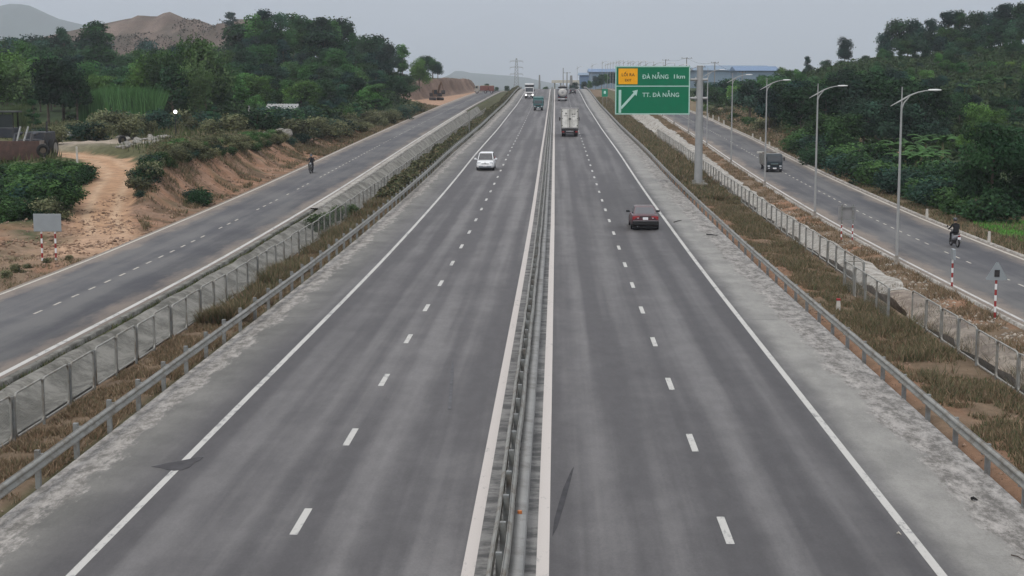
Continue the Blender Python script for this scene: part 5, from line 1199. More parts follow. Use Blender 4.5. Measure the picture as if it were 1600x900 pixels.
x, Y = at(121, 262, 131)[0], 131.; t = thing('marker_post', 'tall thin white post standing in the hedge left of the dirt track', 'marker post', (x, Y, Tz(x, Y))); h = at(121, 229, 131)[1]-Tz(x, Y); bx(t, 'post', (0, 0, h/2), (.14, .14, h), mk_white)
# ------------------------------------------------------------------ foliage
def leaf_quads(C, Nrm, size, rs, asp=.6, droop=0.0):
    n = len(C); r = rs.randn(n, 3); Tn = np.cross(Nrm, r); Tn /= np.linalg.norm(Tn, axis=1)[:, None]+1e-9; B = np.cross(Nrm, Tn)
    s = size*rs.uniform(.6, 1.4, n)[:, None]; a = Tn*s; b = B*s*asp
    if droop: a[:, 2] -= droop*s[:, 0]
    V = np.stack([C-a*.5, C+b*.5, C+a*.5, C-b*.5], 1).reshape(-1, 3); return V, np.arange(4*n).reshape(n, 4)
def crown(name, lobes, nleaf, size, cols, seed, asp=.62, parent=None, fill=.25, contrast=.5):
    rs = np.random.RandomState(seed); L = np.array(lobes, float); w = (L[:, 3]*L[:, 4]+L[:, 3]*L[:, 5]); w /= w.sum(); k = rs.choice(len(L), nleaf, p=w)
    D = rs.randn(nleaf, 3); D /= np.linalg.norm(D, axis=1)[:, None]; rr = np.where(rs.rand(nleaf) < fill, rs.uniform(.4, .9, nleaf), rs.uniform(.78, 1.15, nleaf)); rr = np.where(rs.rand(nleaf) < .12, rs.uniform(1.1, 1.5, nleaf), rr)
    C = L[k, :3]+D*L[k, 3:6]*rr[:, None]; Nn = D*.8+rs.randn(nleaf, 3)*.55+np.array([0, 0, .45]); Nn /= np.linalg.norm(Nn, axis=1)[:, None]
    V, Fq = leaf_quads(C, Nn, size, rs, asp)
    lc = rs.uniform(1-contrast, 1+contrast, len(L))[k]*rs.uniform(.75, 1.3, nleaf); ca, cb = np.array(cols[0]), np.array(cols[1]); m = np.clip(rs.rand(len(L))[k]*.8+rs.rand(nleaf)*.3, 0, 1)[:, None]
    return mesh_np(name, V, Fq, M_['leaf'], parent, (ca*(1-m)+cb*m)*lc[:, None])
G_DK = ((.014, .042, .021), (.034, .076, .030)); G_MD = ((.028, .070, .027), (.062, .120, .042)); G_LT = ((.055, .11, .038), (.11, .17, .065)); G_OL = ((.075, .09, .045), (.14, .145, .08)); G_BL = ((.019, .048, .037), (.040, .076, .050))
def trunk(t, H, r, limbs, rs, lean=0):
    mb = MB(); P = [(0, 0, -.4)]; 
    for k in range(1, 6): P.append((lean*k/5*H*.1+rs.uniform(-.1, .1)*H*.03*k, rs.uniform(-.1, .1)*H*.03*k, H*k/5))
    mb.tube(P, [r*1.3, r, r*.85, r*.7, r*.5, r*.25], 7)
    for (x, y, z) in limbs:
        s = P[2] if z < H*.6 else P[3]; mb.tube([s, ((s[0]+x)/2, (s[1]+y)/2, (s[2]+z)/2+.2), (x, y, z)], [r*.45, r*.3, r*.1], 5)
    mb.build('trunk', M_['bark'], t)
protos = {}
def proto(key, name, H, build):
    t = thing(name, '', 'tree'); build(t); t['H'] = H; protos[key] = t; t['used'] = 0; return t
def mk_broad(seed, cols, H=9.0, Rw=3.3, z0=.32, nl=22, leaves=4200, size=.42, squash=1.0):
    def f(t):
        rs = random.Random(seed); lobes = []; 
        for k in range(nl):
            a = rs.uniform(0, 2*math.pi); q = math.sqrt(rs.random())*Rw*.72; zf_ = rs.uniform(z0+.1, .93); prof_ = math.sqrt(max(.12, 1-((zf_-.60)/.45)**2)); s = rs.uniform(.75, 1.45)*H/9
            lobes.append((q*prof_*math.cos(a), q*prof_*math.sin(a), zf_*H-s*.25, s*1.15, s*1.15, s*.85*squash))
        trunk(t, H*.8, H*.022, [l[:3] for l in lobes[:8]], rs); crown('crown', lobes, leaves, size, cols, seed, parent=t)
    return f
def mk_tall(seed, cols, H=12.0, Rw=1.9, leaves=3800, size=.42):
    def f(t):
        rs = random.Random(seed); lobes = []
        for k in range(24):
            zf_ = rs.uniform(.28, .96); w = Rw*(1.1-abs(zf_-.55)*1.2); a = rs.uniform(0, 6.28); q = w*rs.uniform(.1, .9); s = rs.uniform(.6, 1.15)
            lobes.append((q*math.cos(a), q*math.sin(a), zf_*H-.3, s, s, s*.9))
        trunk(t, H*.9, .17, [l[:3] for l in lobes[:10]], rs, .4); crown('crown', lobes, leaves, size, cols, seed, parent=t)
    return f
def mk_layer(seed, cols, H=8.0):
    def f(t):
        rs = random.Random(seed); lobes = []
        for k in range(20):
            zf_ = rs.uniform(.3, .98); w = 3.6*(1.08-zf_)+.5; a = rs.uniform(0, 6.28); q = w*rs.uniform(.2, .95); s = rs.uniform(.8, 1.5); lobes.append((q*math.cos(a), q*math.sin(a), zf_*H, s, s, s*.28))
        trunk(t, H*.9, .15, [l[:3] for l in lobes[:12]], rs); crown('crown', lobes, 3200, .36, cols, seed, parent=t)
    return f
def mk_bamboo(seed, cols, H=13.0):
    def f(t):
        rs = random.Random(seed); nr = np.random.RandomState(seed); mb = MB(); C = []; K = []
        for k in range(46):
            a = rs.uniform(0, 6.28); r0 = rs.uniform(.1, 1.6); out = rs.uniform(.8, 4.4); h = H*rs.uniform(.62, 1.0); P = []
            for j in range(9):
                u = j/8; q = r0+out*u**2.3; z = h*(u-.24*u**4*(out/4)); P.append((q*math.cos(a), q*math.sin(a), z))
            if k < 26: mb.tube(P, [.06*(1-.85*j/8) for j in range(9)], 5)
            P = np.array(P); n = 150; u = nr.uniform(.16, 1.0, n)**.8*8; i = np.clip(u.astype(int), 0, 7); fr = (u-i)[:, None]; c = P[i]*(1-fr)+P[i+1]*fr
            C.append(c+nr.randn(n, 3)*np.array([.42, .42, .38])); K.append(np.full(n, nr.uniform(.65, 1.4)))
        mb.build('culms', mat('bamboo_culm', (.12, .14, .05), .6), t); C = np.concatenate(C); K = np.concatenate(K); Nn = nr.randn(len(C), 3)+np.array([0, 0, .5]); Nn /= np.linalg.norm(Nn, axis=1)[:, None]
        V, Fq = leaf_quads(C, Nn, .52, nr, .38, .35); m = nr.rand(len(C), 1); mesh_np('crown', V, Fq, M_['leaf'], t, (np.array(cols[0])*(1-m)+np.array(cols[1])*m)*K[:, None])
    return f
def mk_shrub(seed, cols, H=2.0, Rw=1.4, leaves=1500, size=.2):
    def f(t):
        rs = random.Random(seed); lobes = []
        for k in range(13):
            a = rs.uniform(0, 6.28); q = rs.uniform(0, Rw*.75); s = rs.uniform(.35, .62)*Rw/1.4; z = rs.uniform(.2, .8)*H*(1.05-.35*q/Rw); lobes.append((q*math.cos(a), q*math.sin(a), z, s*1.15, s*1.15, s))
        mb = MB()
        for k in range(6): a = rs.uniform(0, 6.28); mb.tube([(0, 0, -.2), (.3*math.cos(a), .3*math.sin(a), H*.4), (.6*math.cos(a), .6*math.sin(a), H*.75)], [.04, .03, .01], 5)
        mb.build('stem', M_['bark'], t); crown('foliage', lobes, leaves, size, cols, seed, parent=t, fill=.35)
    return f
def mk_banana(seed, cols, H=4.5):
    def f(t):
        rs = random.Random(seed); mb = MB(); mb.tube([(0, 0, -.2), (.05, 0, H*.3), (0, .05, H*.55)], [.16, .13, .09], 8); mb.build('stem', mat('banana_stem', (.14, .15, .07), .7), t); V = []; Fq = []; K = []
        for k in range(11):
            a = k*2.4+rs.uniform(-.3, .3); ln = H*rs.uniform(.42, .6); up = rs.uniform(.9, 1.4); P = []; c, s = math.cos(a), math.sin(a); w0 = .24
            for j in range(8):
                u = j/7; q = ln*(u*math.cos(up)+.25*u*u); z = H*.52+ln*(u*math.sin(up)-.62*u*u); w = w0*math.sin(math.pi*min(1, u*.93+.07))**.6*(.15 if j == 0 else 1); jag = rs.uniform(.8, 1.1); P.append(((q*c-s*w*jag, q*s+c*w*jag, z-.10), (q*c, q*s, z), (q*c+s*w*jag, q*s-c*w*jag, z-.10)))
            b = len(V); V += [p for tr in P for p in tr]; kc = rs.uniform(.7, 1.4)
            for j in range(7):
                for i in (0, 1): Fq.append((b+j*3+i, b+j*3+i+1, b+j*3+i+4, b+j*3+i+3)); K.append(kc*rs.uniform(.85, 1.15))
        mesh_np('leaves', V, Fq, M_['leaf'], t, np.array(cols[1])[None]*np.array(K)[:, None])
    return f
for i in range(3): proto('broad%d' % i, 'broadleaf_tree', 9.0, mk_broad(11+i, [G_DK, G_MD, G_BL][i]))
for i in range(2): proto('light%d' % i, 'broadleaf_tree', 9.0, mk_broad(31+i, [G_MD, G_LT][i], squash=1.1))
for i in range(3): proto('tall%d' % i, 'slender_tree', 12.0, mk_tall(51+i, [G_BL, G_DK, G_MD][i]))
for i in range(2): proto('layer%d' % i, 'layered_tree', 8.0, mk_layer(71+i, [G_BL, G_MD][i]))
for i in range(2): proto('bamboo%d' % i, 'bamboo_clump', 12.5, mk_bamboo(81+i, [G_MD, G_LT][i]))
for i in range(4): proto('shrub%d' % i, 'shrub', 2.0, mk_shrub(91+i, [G_DK, ((.026, .060, .024), (.052, .094, .036)), G_OL, G_BL][i]))
proto('wide', 'broadleaf_tree', 6.5, mk_broad(111, G_DK, 6.5, 3.6, .1, 30, 9000, .26))
for i in range(2): proto('banana%d' % i, 'banana_plant', 4.5, mk_banana(121+i, [G_MD, G_MD][i]))
RT = random.Random(2024)
def place(key, x, y, h, label, group=None, cat=None, wf=1.0, z=None, tint=None):
    p = protos[key]
    if p['used'] == 0: o = p
    else: o = copy_tree(p)
    p['used'] = 1
    s = h/p['H']; o.location = (x, y, (Tz(x, y) if z is None else z)); o.scale = (s*wf, s*wf, s); o.rotation_euler = (0, 0, RT.uniform(0, 6.28))
    o['label'] = label; o['category'] = cat or {'shrub': 'shrub', 'bamboo_clump': 'bamboo', 'banana_plant': 'banana plant'}.get(p.name.split('.')[0], 'tree')
    if group: o['group'] = group
    elif 'group' in o: del o['group']
    if tint:
        for c in o.children: c.color = (*tint, 1)
    return o
def pplace(key, px, ytop, Y, label, group=None, hmin=1.2, hmax=19, wf=1.0, tint=None):
    x, z = at(px, ytop, Y); b = Tz(x, Y); h = min(max(z-b, hmin), hmax); return place(key, x, Y, h/1.0, label, group, wf=wf, tint=tint)
KW = {'tall': 'slender', 'broa': 'round-crowned', 'ligh': 'pale-green', 'laye': 'layered', 'bamb': 'feathery'}
def zoneL(q): return 'near the left edge' if q < 70 else 'above the bright cane' if q < 190 else 'behind the feathery clump' if q < 372 else 'below the highest crest' if q < 500 else 'on the falling ridge' if q < 590 else 'beside the cut bank'
def zoneR(q): return 'right of the sign pole' if q < 1180 else 'left of the lone skyline tree' if q < 1300 else 'below the lone skyline tree' if q < 1400 else 'below the high skyline wood' if q < 1520 else 'at the right edge'
seen = {}; ORD = ['', 'first', 'second', 'third', 'fourth', 'fifth', 'sixth', 'seventh', 'eighth', 'ninth', 'tenth', 'eleventh', 'twelfth', 'thirteenth', 'fourteenth', 'fifteenth', 'sixteenth', 'seventeenth', 'eighteenth']
def layer(Y, env, step, kinds, label, group, wfr=(.95, 1.4), jit=6, yj=12, hmin=5.5, hmax=16, skip=lambda x, y: False, tints=None):
    px = env[0][0]; xs = [e_[0] for e_ in env]; ys = [e_[1] for e_ in env]; step = step*1.42
    row = 'crest' if Y > 385 else 'upper' if Y > 350 else 'middle' if Y > 318 else 'lower' if Y > 285 else 'foot' if Y > 255 else 'front'
    while px <= env[-1][0]:
        q = px+RT.uniform(-jit, jit); yt = np.interp(q, xs, ys)+RT.choice((-4, 0, 0, 3, 6, 9))+RT.gauss(0, 2.5); YY = Y+RT.uniform(-yj, yj); k = RT.choice(kinds); x = at(q, yt, YY)[0]
        lb = '%s tree %s, %s row, %s wood' % (KW[k[:4]], (zoneL if q < 700 else zoneR)(q), row, 'left' if q < 700 else 'right')
        if not skip(x, YY):
          seen[lb] = seen.get(lb, 0)+1; lb = lb if seen[lb] == 1 else lb+', %s from left' % ORD[seen[lb]]
          pplace(k, q, yt, YY, lb, group, hmin, hmax, RT.uniform(*wfr), RT.choice(tints) if tints else None)
        px += step
TB = [(1.5, 1.45, 1.0), (.75, .85, 1.0), (1, 1, 1), (1.1, 1.3, 1.0), (.85, 1.1, .9), (.6, .75, .85), (1.25, 1.5, 1.1)]
GL = ('tree in the dense dark wood covering the left hillside', 'trees of the wood on the left hill')
notcut = lambda x, y: (y > 335 and x > cut_edge(y)-1.0) or x > -28.5
layer(405, [(372, 50), (385, 34), (400, 24), (415, 18), (440, 16), (465, 15), (490, 20), (505, 30), (520, 27), (540, 32), (552, 50), (570, 55), (590, 58), (612, 60), (630, 72), (640, 86)], 9.5, ['tall0', 'tall1', 'broad2', 'tall2', 'broad0'], *GL, wfr=(.9, 1.3), skip=notcut, tints=TB)
layer(398, [(-25, 62), (0, 58), (45, 53), (70, 50), (100, 49), (125, 56), (165, 66), (190, 76), (215, 74), (240, 68), (290, 70), (330, 72), (370, 66)], 15, ['tall0', 'broad1', 'broad2', 'broad0'], *GL, tints=TB)
layer(365, [(-25, 78), (60, 66), (150, 76), (200, 90), (250, 80), (300, 82), (350, 76), (385, 58), (420, 45), (470, 42), (520, 52), (560, 72), (600, 82), (630, 100), (645, 118)], 14, ['broad0', 'broad1', 'tall1', 'broad2', 'light0'], *GL, skip=notcut, tints=TB)
layer(330, [(-25, 92), (60, 82), (150, 92), (200, 100), (260, 84), (300, 78), (350, 90), (400, 74), (450, 66), (500, 76), (560, 92), (600, 102), (636, 122)], 15, ['broad0', 'broad1', 'broad2', 'light0', 'tall0'], *GL, skip=notcut, tints=TB)
layer(300, [(-25, 105), (60, 95), (150, 104), (200, 108), (370, 100), (420, 96), (480, 92), (540, 108), (590, 122), (625, 140)], 16, ['broad0', 'light0', 'broad2', 'layer0', 'broad1'], *GL, skip=notcut, tints=TB)
layer(272, [(-25, 118), (60, 110), (130, 112), (200, 118), (370, 118), (430, 118), (490, 122), (550, 130), (600, 142)], 15, ['layer0', 'broad1', 'layer1', 'light0', 'broad0'], 'mid-green tree along the foot of the wooded left hill', 'trees at the foot of the left hill', skip=notcut, tints=TB)
layer(248, [(368, 148), (400, 142), (470, 158), (520, 146), (560, 150), (590, 160), (615, 168)], 19, ['layer0', 'layer1', 'broad1', 'broad2'], 'low spreading tree on the slope below the left wood', 'low trees below the left wood', hmin=2, skip=notcut)
# landmarks on the left
pplace('tall1', 150, 32, 395, 'tall dark tree standing above others before the left end of the bare hill', wf=1.5)
pplace('tall0', 361, 19, 690, 'dark tree alone on the crest of the bare brown hill', hmax=14, wf=1.6)
pplace('broad2', 232, 38, 560, 'hazy round tree in front of the middle of the bare brown hill', hmax=16)
pplace('light0', 655, 92, 402, 'dark green tree at the right end of the left wood, above the cut bank', wf=.9)
for k, (a, b, w) in enumerate([(664, 87, 1.1), (676, 86, 1.0), (684, 97, .9)]): pplace('broad%d' % (k % 3), a, b, 440, ['left tree of the trio above the cut earth bank', 'middle tree of the trio above the cut earth bank', 'right tree of the trio above the cut earth bank'][k], 'trees above the cut bank', wf=w, tint=(.6, .7, .75))
for k, (a, b, Y, w) in enumerate([(72, 92, 214, 1.0), (96, 88, 218, 1.0), (118, 106, 212, .8)]): pplace(['broad0', 'broad2', 'broad0'][k], a, b, Y, ['very dark broad tree left of the bright green cane', 'very dark tallest tree left of the bright green cane', 'dark tree touching the left end of the bright green cane'][k], 'very dark trees left of the cane', wf=w, tint=(.65, .7, .75))
for k, (a, b, Y) in enumerate([(240, 82, 240), (262, 62, 236), (292, 52, 238), (318, 58, 234), (345, 80, 238), (306, 84, 226), (268, 100, 226)]):
    pplace(['light0', 'bamboo0', 'bamboo0', 'light1', 'bamboo0', 'bamboo1', 'broad0'][k], a, b, Y, ['leftmost tree of the big feathery clump behind the globe lamp', 'tall feathery bamboo left of the highest one behind the globe lamp', 'tallest feathery bamboo in the big clump behind the globe lamp', 'light green tree at the right shoulder of the feathery clump', 'rightmost bamboo of the big feathery clump', 'pale arching bamboo low in front of the feathery clump', 'dark tree low at the left front of the feathery clump'][k], 'big feathery clump on the left', wf=[.9, .8, .85, .8, .75, .7, .9][k])
for k, (a, b, Y) in enumerate([(8, 78, 250), (30, 95, 244), (-12, 92, 240), (48, 80, 262), (150, 118, 250), (178, 124, 252), (210, 118, 252)]): pplace(['light0', 'light1', 'light0', 'broad1', 'light0', 'broad1', 'light0'][k], a, b, Y, ['light green tree at the left edge above the loader', 'pale green lower tree right of the left-edge tree', 'light green tree cut by the left picture edge', 'mid-green tree behind the pale one near the left edge', 'pale tree behind the left end of the bright cane', 'tree behind the middle of the bright cane', 'tree behind the right end of the bright cane'][k], 'lighter trees on the far left')
pplace('layer1', 51, 155, 178, 'small pointed young tree above the loader bucket', wf=.6); pplace('layer0', 334, 164, 182, 'small layered tree in front of the dark wood right of the globe lamp', wf=.8); pplace('layer1', 362, 178, 176, 'low layered shrub-like tree left of the pale concrete pole', wf=.9)
pplace('banana0', 254, 208, 158, 'small papaya-like plant on the rubble heap', wf=.6); pplace('layer0', 430, 178, 200, 'small spreading tree in front of the hut roof', wf=.9); pplace('layer0', 462, 182, 205, 'dark spreading tree right of the hut'); pplace('layer1', 500, 176, 212, 'spreading tree between the hut and the row of fence posts'); pplace('shrub1', 544, 166, 226, 'bright green pointed bush left of the row of fence posts', hmax=6, wf=.55, tint=(1.3, 1.4, 1.2))
pplace('broad0', 760, 130.5, 500, 'small round dark tree behind the brick red lorry', hmin=2, wf=.9)
for k, (a, b, Y, w) in enumerate([(792, 134, 640, 1.2), (852, 134.5, 620, 1.5), (896, 128, 640, 1.2), (776, 136, 620, 1.2)]): pplace('broad%d' % (k % 3), a, b, Y, ['small dark tree on the crest below the pylon', 'low dark trees on the crest left of the median end', 'dark tree beyond the far dark car', 'small dark tree on the crest left of the pylon'][k], 'small trees on the crest', hmin=2, wf=w)
for k, (a, b, Y) in enumerate([(912, 127, 640), (922, 124, 620), (931, 118, 600), (940, 116, 590), (949, 113, 600), (958, 112, 590), (966, 112, 610)]): pplace('broad%d' % (k % 3), a, b, Y, 'dark tree in the little row before the blue halls, %s from its left end' % ['first', 'second', 'third', 'fourth', 'fifth', 'sixth', 'seventh'][k], 'trees before the blue halls', hmin=2, hmax=9, wf=.8)
for k, (a, b, h) in enumerate([(497, 364, 1.3), (515, 356, 1.1), (531, 348, 1.2), (548, 341, 1.0)]):
    x, y, g = ground_at(a, b); place('shrub1', x, y, h, 'green bush in the left strip by the fence, %s of four' % ['nearest', 'second', 'third', 'farthest'][k], 'four bushes in the left strip', wf=.9, tint=(1.3, 1.1, 1))
# right side
GR = ('tree in the wood covering the right hillside', 'trees of the wood on the right hill')
nor = lambda x, y: x < 31
layer(404, [(1225, 100), (1250, 98), (1290, 90), (1345, 84), (1400, 70), (1440, 52), (1480, 44), (1540, 36), (1620, 26)], 15, ['broad2', 'broad0', 'tall0', 'broad1'], *GR, hmin=1.8, skip=nor, tints=TB)
for k, (a, b, kind, w) in enumerate([(1321, 57, 'broad2', .72), (1383, 47, 'broad2', .7), (1408, 30, 'broad0', .9), (1428, 29, 'broad2', .9), (1480, 18, 'tall0', 1.2), (1501, 15, 'tall1', 1.0), (1525, 18, 'broad0', .8), (1552, 12, 'broad2', .9), (1566, 6, 'tall0', 1.3), (1592, 6, 'broad0', .9), (1612, 3, 'broad2', 1.0), (1455, 30, 'tall0', 1.1), (1262, 88, 'tall0', .9)]):
    pplace(kind, a, b, 412, ['lone round tree on the right skyline, leftmost of the big ones', 'leaning small tree on the right skyline between the lone tree and the wood', 'dark tree at the left end of the high skyline wood', 'dark flat-topped tree second from the left end of the skyline wood', 'slender tree on the right skyline above the nearest street lamp arm', 'pointed tree on the skyline just right of the slender one', 'round dark tree on the skyline left of the tall right group', 'open-crowned tree in the tall skyline group', 'highest slender tree on the right skyline', 'broad dark tree on the skyline near the picture corner', 'tree cut by the right picture edge on the skyline', 'slender tree left of the pointed pair on the right skyline', 'tiny pointed tree low on the left end of the right hill'][k], 'trees on the right skyline', hmin=1.5, hmax=14, wf=w)
layer(372, [(1105, 124), (1150, 122), (1200, 116), (1260, 106), (1320, 100), (1370, 88), (1420, 62), (1480, 54), (1550, 48), (1620, 38)], 15, ['broad0', 'broad2', 'broad1', 'tall1'], *GR, hmin=2, skip=nor, tints=TB)
layer(335, [(1100, 130), (1160, 124), (1230, 114), (1300, 112), (1380, 100), (1450, 82), (1520, 74), (1620, 60)], 17, ['broad0', 'broad1', 'light0', 'broad2'], *GR, hmin=2, skip=nor, tints=TB)
layer(300, [(1095, 134), (1160, 130), (1240, 118), (1300, 114), (1380, 108), (1450, 98), (1520, 98), (1620, 90)], 18, ['broad0', 'light1', 'broad1', 'light0'], *GR, hmin=2.5, skip=nor, tints=TB)
layer(268, [(1092, 144), (1150, 136), (1200, 124), (1260, 112), (1330, 110), (1400, 108), (1470, 118), (1540, 120), (1620, 112)], 18, ['broad0', 'broad1', 'light0', 'broad2'], 'tree at the foot of the wooded right hill', 'trees at the foot of the right hill', hmin=2.5, skip=nor, tints=TB)
layer(236, [(1090, 158), (1130, 150), (1180, 140), (1230, 128), (1290, 116), (1350, 112), (1420, 118), (1470, 140), (1540, 148), (1620, 140)], 19, ['broad0', 'broad2', 'broad1'], 'dark tree in the second row behind the right frontage road', 'dark trees behind the right frontage road', hmin=2.5, skip=nor)
layer(205, [(1225, 160), (1270, 128), (1310, 116), (1360, 112), (1410, 122), (1465, 140)], 17, ['broad0', 'broad2', 'broad0'], 'very dark full tree in the mass behind the nearer street lamps', 'dark tree mass behind the right street lamps', hmin=2.5, wfr=(1, 1.3), skip=nor, tints=[(.8, .85, .85), (.7, .75, .75)])
layer(182, [(1262, 190), (1300, 168), (1350, 150), (1400, 152), (1450, 168), (1475, 190)], 20, ['broad0', 'broad1', 'broad2'], 'dark front-row tree of the mass behind the right street lamps', 'front row of the dark tree mass on the right', hmin=2.5, wfr=(1, 1.3), skip=nor, tints=[(.8, .85, .85), (1, 1, .95)])
for k, (a, b, Y) in enumerate([(1425, 195, 158), (1440, 205, 152), (1415, 215, 150), (1458, 212, 150), (1530, 128, 262), (1552, 130, 262), (1508, 134, 258), (1475, 190, 165), (1570, 128, 265), (1402, 200, 160), (1448, 190, 166), (1432, 222, 146)]):
    pplace('banana%d' % (k % 2), a, b, Y, ['%s %s' % (['first', 'second', 'third', 'fourth', 'fifth', 'sixth', 'seventh', 'eighth', 'ninth', 'tenth', 'eleventh', 'twelfth'][k], 'banana plant of the clump behind the row of concrete posts' if k in (0, 1, 2, 3, 7, 9, 10, 11) else 'banana-like plant in the upper clearing on the right hill')][0], 'banana plants behind the concrete posts' if k in (0, 1, 2, 3, 7, 9, 10, 11) else 'pale plants in the right hill clearing', hmin=4.4, hmax=6, wf=1.1, tint=(.75, .85, .8))
layer(215, [(1480, 185), (1520, 165), (1560, 160), (1620, 165)], 19, ['light0', 'layer0', 'light0'], 'mid-green spreading tree behind the big near tree on the right', 'spreading trees behind the near right tree', hmin=2.5, skip=nor)
layer(178, [(1480, 215), (1520, 200), (1570, 195), (1620, 190)], 24, ['light0', 'layer1'], 'lower spreading tree between the banana plants and the near tree', 'low trees left of the near right tree', hmin=2.5, skip=nor)
place('wide', *(lambda p: (p[0], p[1]))(ground_at(1548, 338)), 7.2, 'big very dark bushy tree standing nearest on the right verge', wf=.85, tint=(.8, .85, .8)); place('wide', *(lambda p: (p[0], p[1]))(ground_at(1596, 335)), 6.6, 'big dark bushy tree cut by the right picture edge', wf=.9, tint=(.75, .85, .8))
# shrubs: individual bushes along the verges
def shrub_line(pts, n, hr, keys, label, group, wf=(1, 1.6), off=2.0, tints=None):
    for k in range(n):
        u = (k+RT.random()*.8)/n*(len(pts)-1); i = min(int(u), len(pts)-2); f = u-i; px = pts[i][0]*(1-f)+pts[i+1][0]*f; py = pts[i][1]*(1-f)+pts[i+1][1]*f+RT.uniform(-off, off); x, y, g = ground_at(px, py)
        if float(track(np.array([x]), np.array([y]))[0][0]) < 2.4: continue
        m = k+1; sfx = 'th' if 10 <= m % 100 <= 20 else {1: 'st', 2: 'nd', 3: 'rd'}.get(m % 10, 'th')
        place(RT.choice(keys), x, y, RT.uniform(*hr), '%s, %d%s from the left' % (label, m, sfx), group, wf=RT.uniform(*wf), z=g-.1, tint=RT.choice(tints) if tints else None)
shrub_line([(1240, 240), (1290, 258), (1340, 275), (1400, 300), (1450, 318), (1520, 338), (1545, 346)], 34, (1.6, 2.8), ['shrub0', 'shrub3', 'shrub1'], 'dark bush in the right verge row', 'bushes along the right verge', off=5)
shrub_line([(1265, 235), (1330, 255), (1400, 275), (1470, 290), (1520, 310)], 26, (2.0, 3.4), ['shrub0', 'shrub3', 'shrub1'], 'taller bush behind the right verge row', 'second row of bushes on the right', off=9)
shrub_line([(1552, 342), (1575, 336), (1600, 334)], 6, (1.5, 2.4), ['shrub0', 'shrub3'], 'rounded bush beside the bright lawn', 'bushes beside the bright lawn')
shrub_line([(1100, 172), (1150, 190), (1210, 205), (1260, 222), (1290, 240)], 18, (1.2, 2.2), ['shrub2', 'shrub1', 'shrub3'], 'olive bush on the stony right verge', 'bushes on the stony right verge', off=6)
shrub_line([(0, 284), (40, 284), (85, 280), (115, 282), (138, 286)], 30, (1.0, 1.6), ['shrub1', 'shrub0', 'shrub1'], 'green hedge-top bush left of the dirt track', 'hedge bushes left of the dirt track', off=6, tints=[(1.2, 1.3, 1.0), (1, 1, 1)])
shrub_line([(0, 315), (40, 315), (90, 312), (128, 312)], 30, (1.4, 2.1), ['shrub0', 'shrub1', 'shrub3'], 'darker mid-hedge bush left of the dirt track', 'middle hedge bushes left of the dirt track', off=14)
shrub_line([(0, 345), (35, 340), (70, 335), (100, 330)], 14, (.8, 1.5), ['shrub1', 'shrub2', 'shrub0'], 'low hedge-front bush above the grey sign', 'front hedge bushes on the left', off=8)
shrub_line([(206, 352), (210, 330), (218, 305), (226, 285), (240, 268), (270, 256), (300, 250), (345, 240), (390, 233), (425, 226), (460, 222)], 50, (.6, 1.25), ['shrub2', 'shrub3', 'shrub2', 'shrub1'], 'grey-olive bush on the orange bank crest', 'bushes on the crest of the orange bank', off=6, tints=[(1, 1, 1), (.85, .85, .85), (1.1, 1.05, 1)])
shrub_line([(250, 246), (300, 238), (350, 228), (400, 222), (440, 218)], 30, (.6, 1.2), ['shrub2', 'shrub1', 'shrub2'], 'olive bush behind the orange bank crest', 'bushes behind the orange bank', off=6)
shrub_line([(202, 352), (206, 332), (213, 306), (224, 286), (238, 268)], 18, (.9, 1.6), ['shrub3', 'shrub2', 'shrub0'], 'dark bush between dirt track and orange bank', 'bushes between track and bank', off=5)
shrub_line([(300, 318), (310, 312), (318, 320)], 4, (1.0, 1.6), ['shrub3', 'shrub0'], 'dark bush on the orange bank face', 'bushes on the face of the bank', off=4)
shrub_line([(60, 225), (110, 215), (160, 213), (210, 212), (260, 205), (330, 205), (380, 205)], 32, (1.4, 2.8), ['shrub2', 'shrub2', 'shrub3'], 'scrubby bush at the back of the left plateau', 'bushes at the back of the left plateau', off=6)
shrub_line([(462, 222), (500, 212), (540, 205), (580, 198), (620, 186), (650, 176)], 40, (1.2, 2.6), ['shrub2', 'shrub2', 'shrub3'], 'bush on the slope beside the left frontage road', 'bushes on the left roadside slope', off=7)
shrub_line([(398, 206), (420, 202), (445, 201), (475, 200)], 12, (2.2, 3.4), ['shrub0', 'shrub3', 'shrub1'], 'dark bush hiding the walls of the small hut', 'bushes before the small hut', off=2)
shrub_line([(120, 395+10), (40, 418), (0, 440)], 5, (.3, .6), ['shrub2'], 'low dry tuft near the striped posts', 'dry tufts near the grey sign', wf=(1, 1.4))
for k_, p in list(protos.items()):
    if p['used'] == 0:
        for c in list(p.children): bpy.data.objects.remove(c)
        bpy.data.objects.remove(p)
# ------------------------------------------------------------------ ground cover (uncountable)
def blades(name, X, Y, H, cols, label, cat, w=.03, bend=.35, seed=1):
    rs = np.random.RandomState(seed); n = len(X); Z = T(X, Y)-.03; a = rs.uniform(0, 6.28, n); dx, dy = np.cos(a), np.sin(a); b = rs.uniform(0, bend, n)*H; c = rs.uniform(0, 6.28, n); ww = w*rs.uniform(.6, 1.5, n)
    P0 = np.stack([X-dx*ww, Y-dy*ww, Z], -1); P1 = np.stack([X+dx*ww, Y+dy*ww, Z], -1); P2 = np.stack([X+np.cos(c)*b, Y+np.sin(c)*b, Z+H], -1)
    V = np.stack([P0, P1, P2], 1).reshape(-1, 3); o = mesh_np(name, V, np.arange(3*n).reshape(n, 3), M_['grass'], None, cols); tag(o, label, cat, None, 'stuff'); return o
def pick(rs, n, pal):
    pal = np.array(pal); return pal[rs.randint(0, len(pal), n)]*rs.uniform(.7, 1.3, (n, 1))
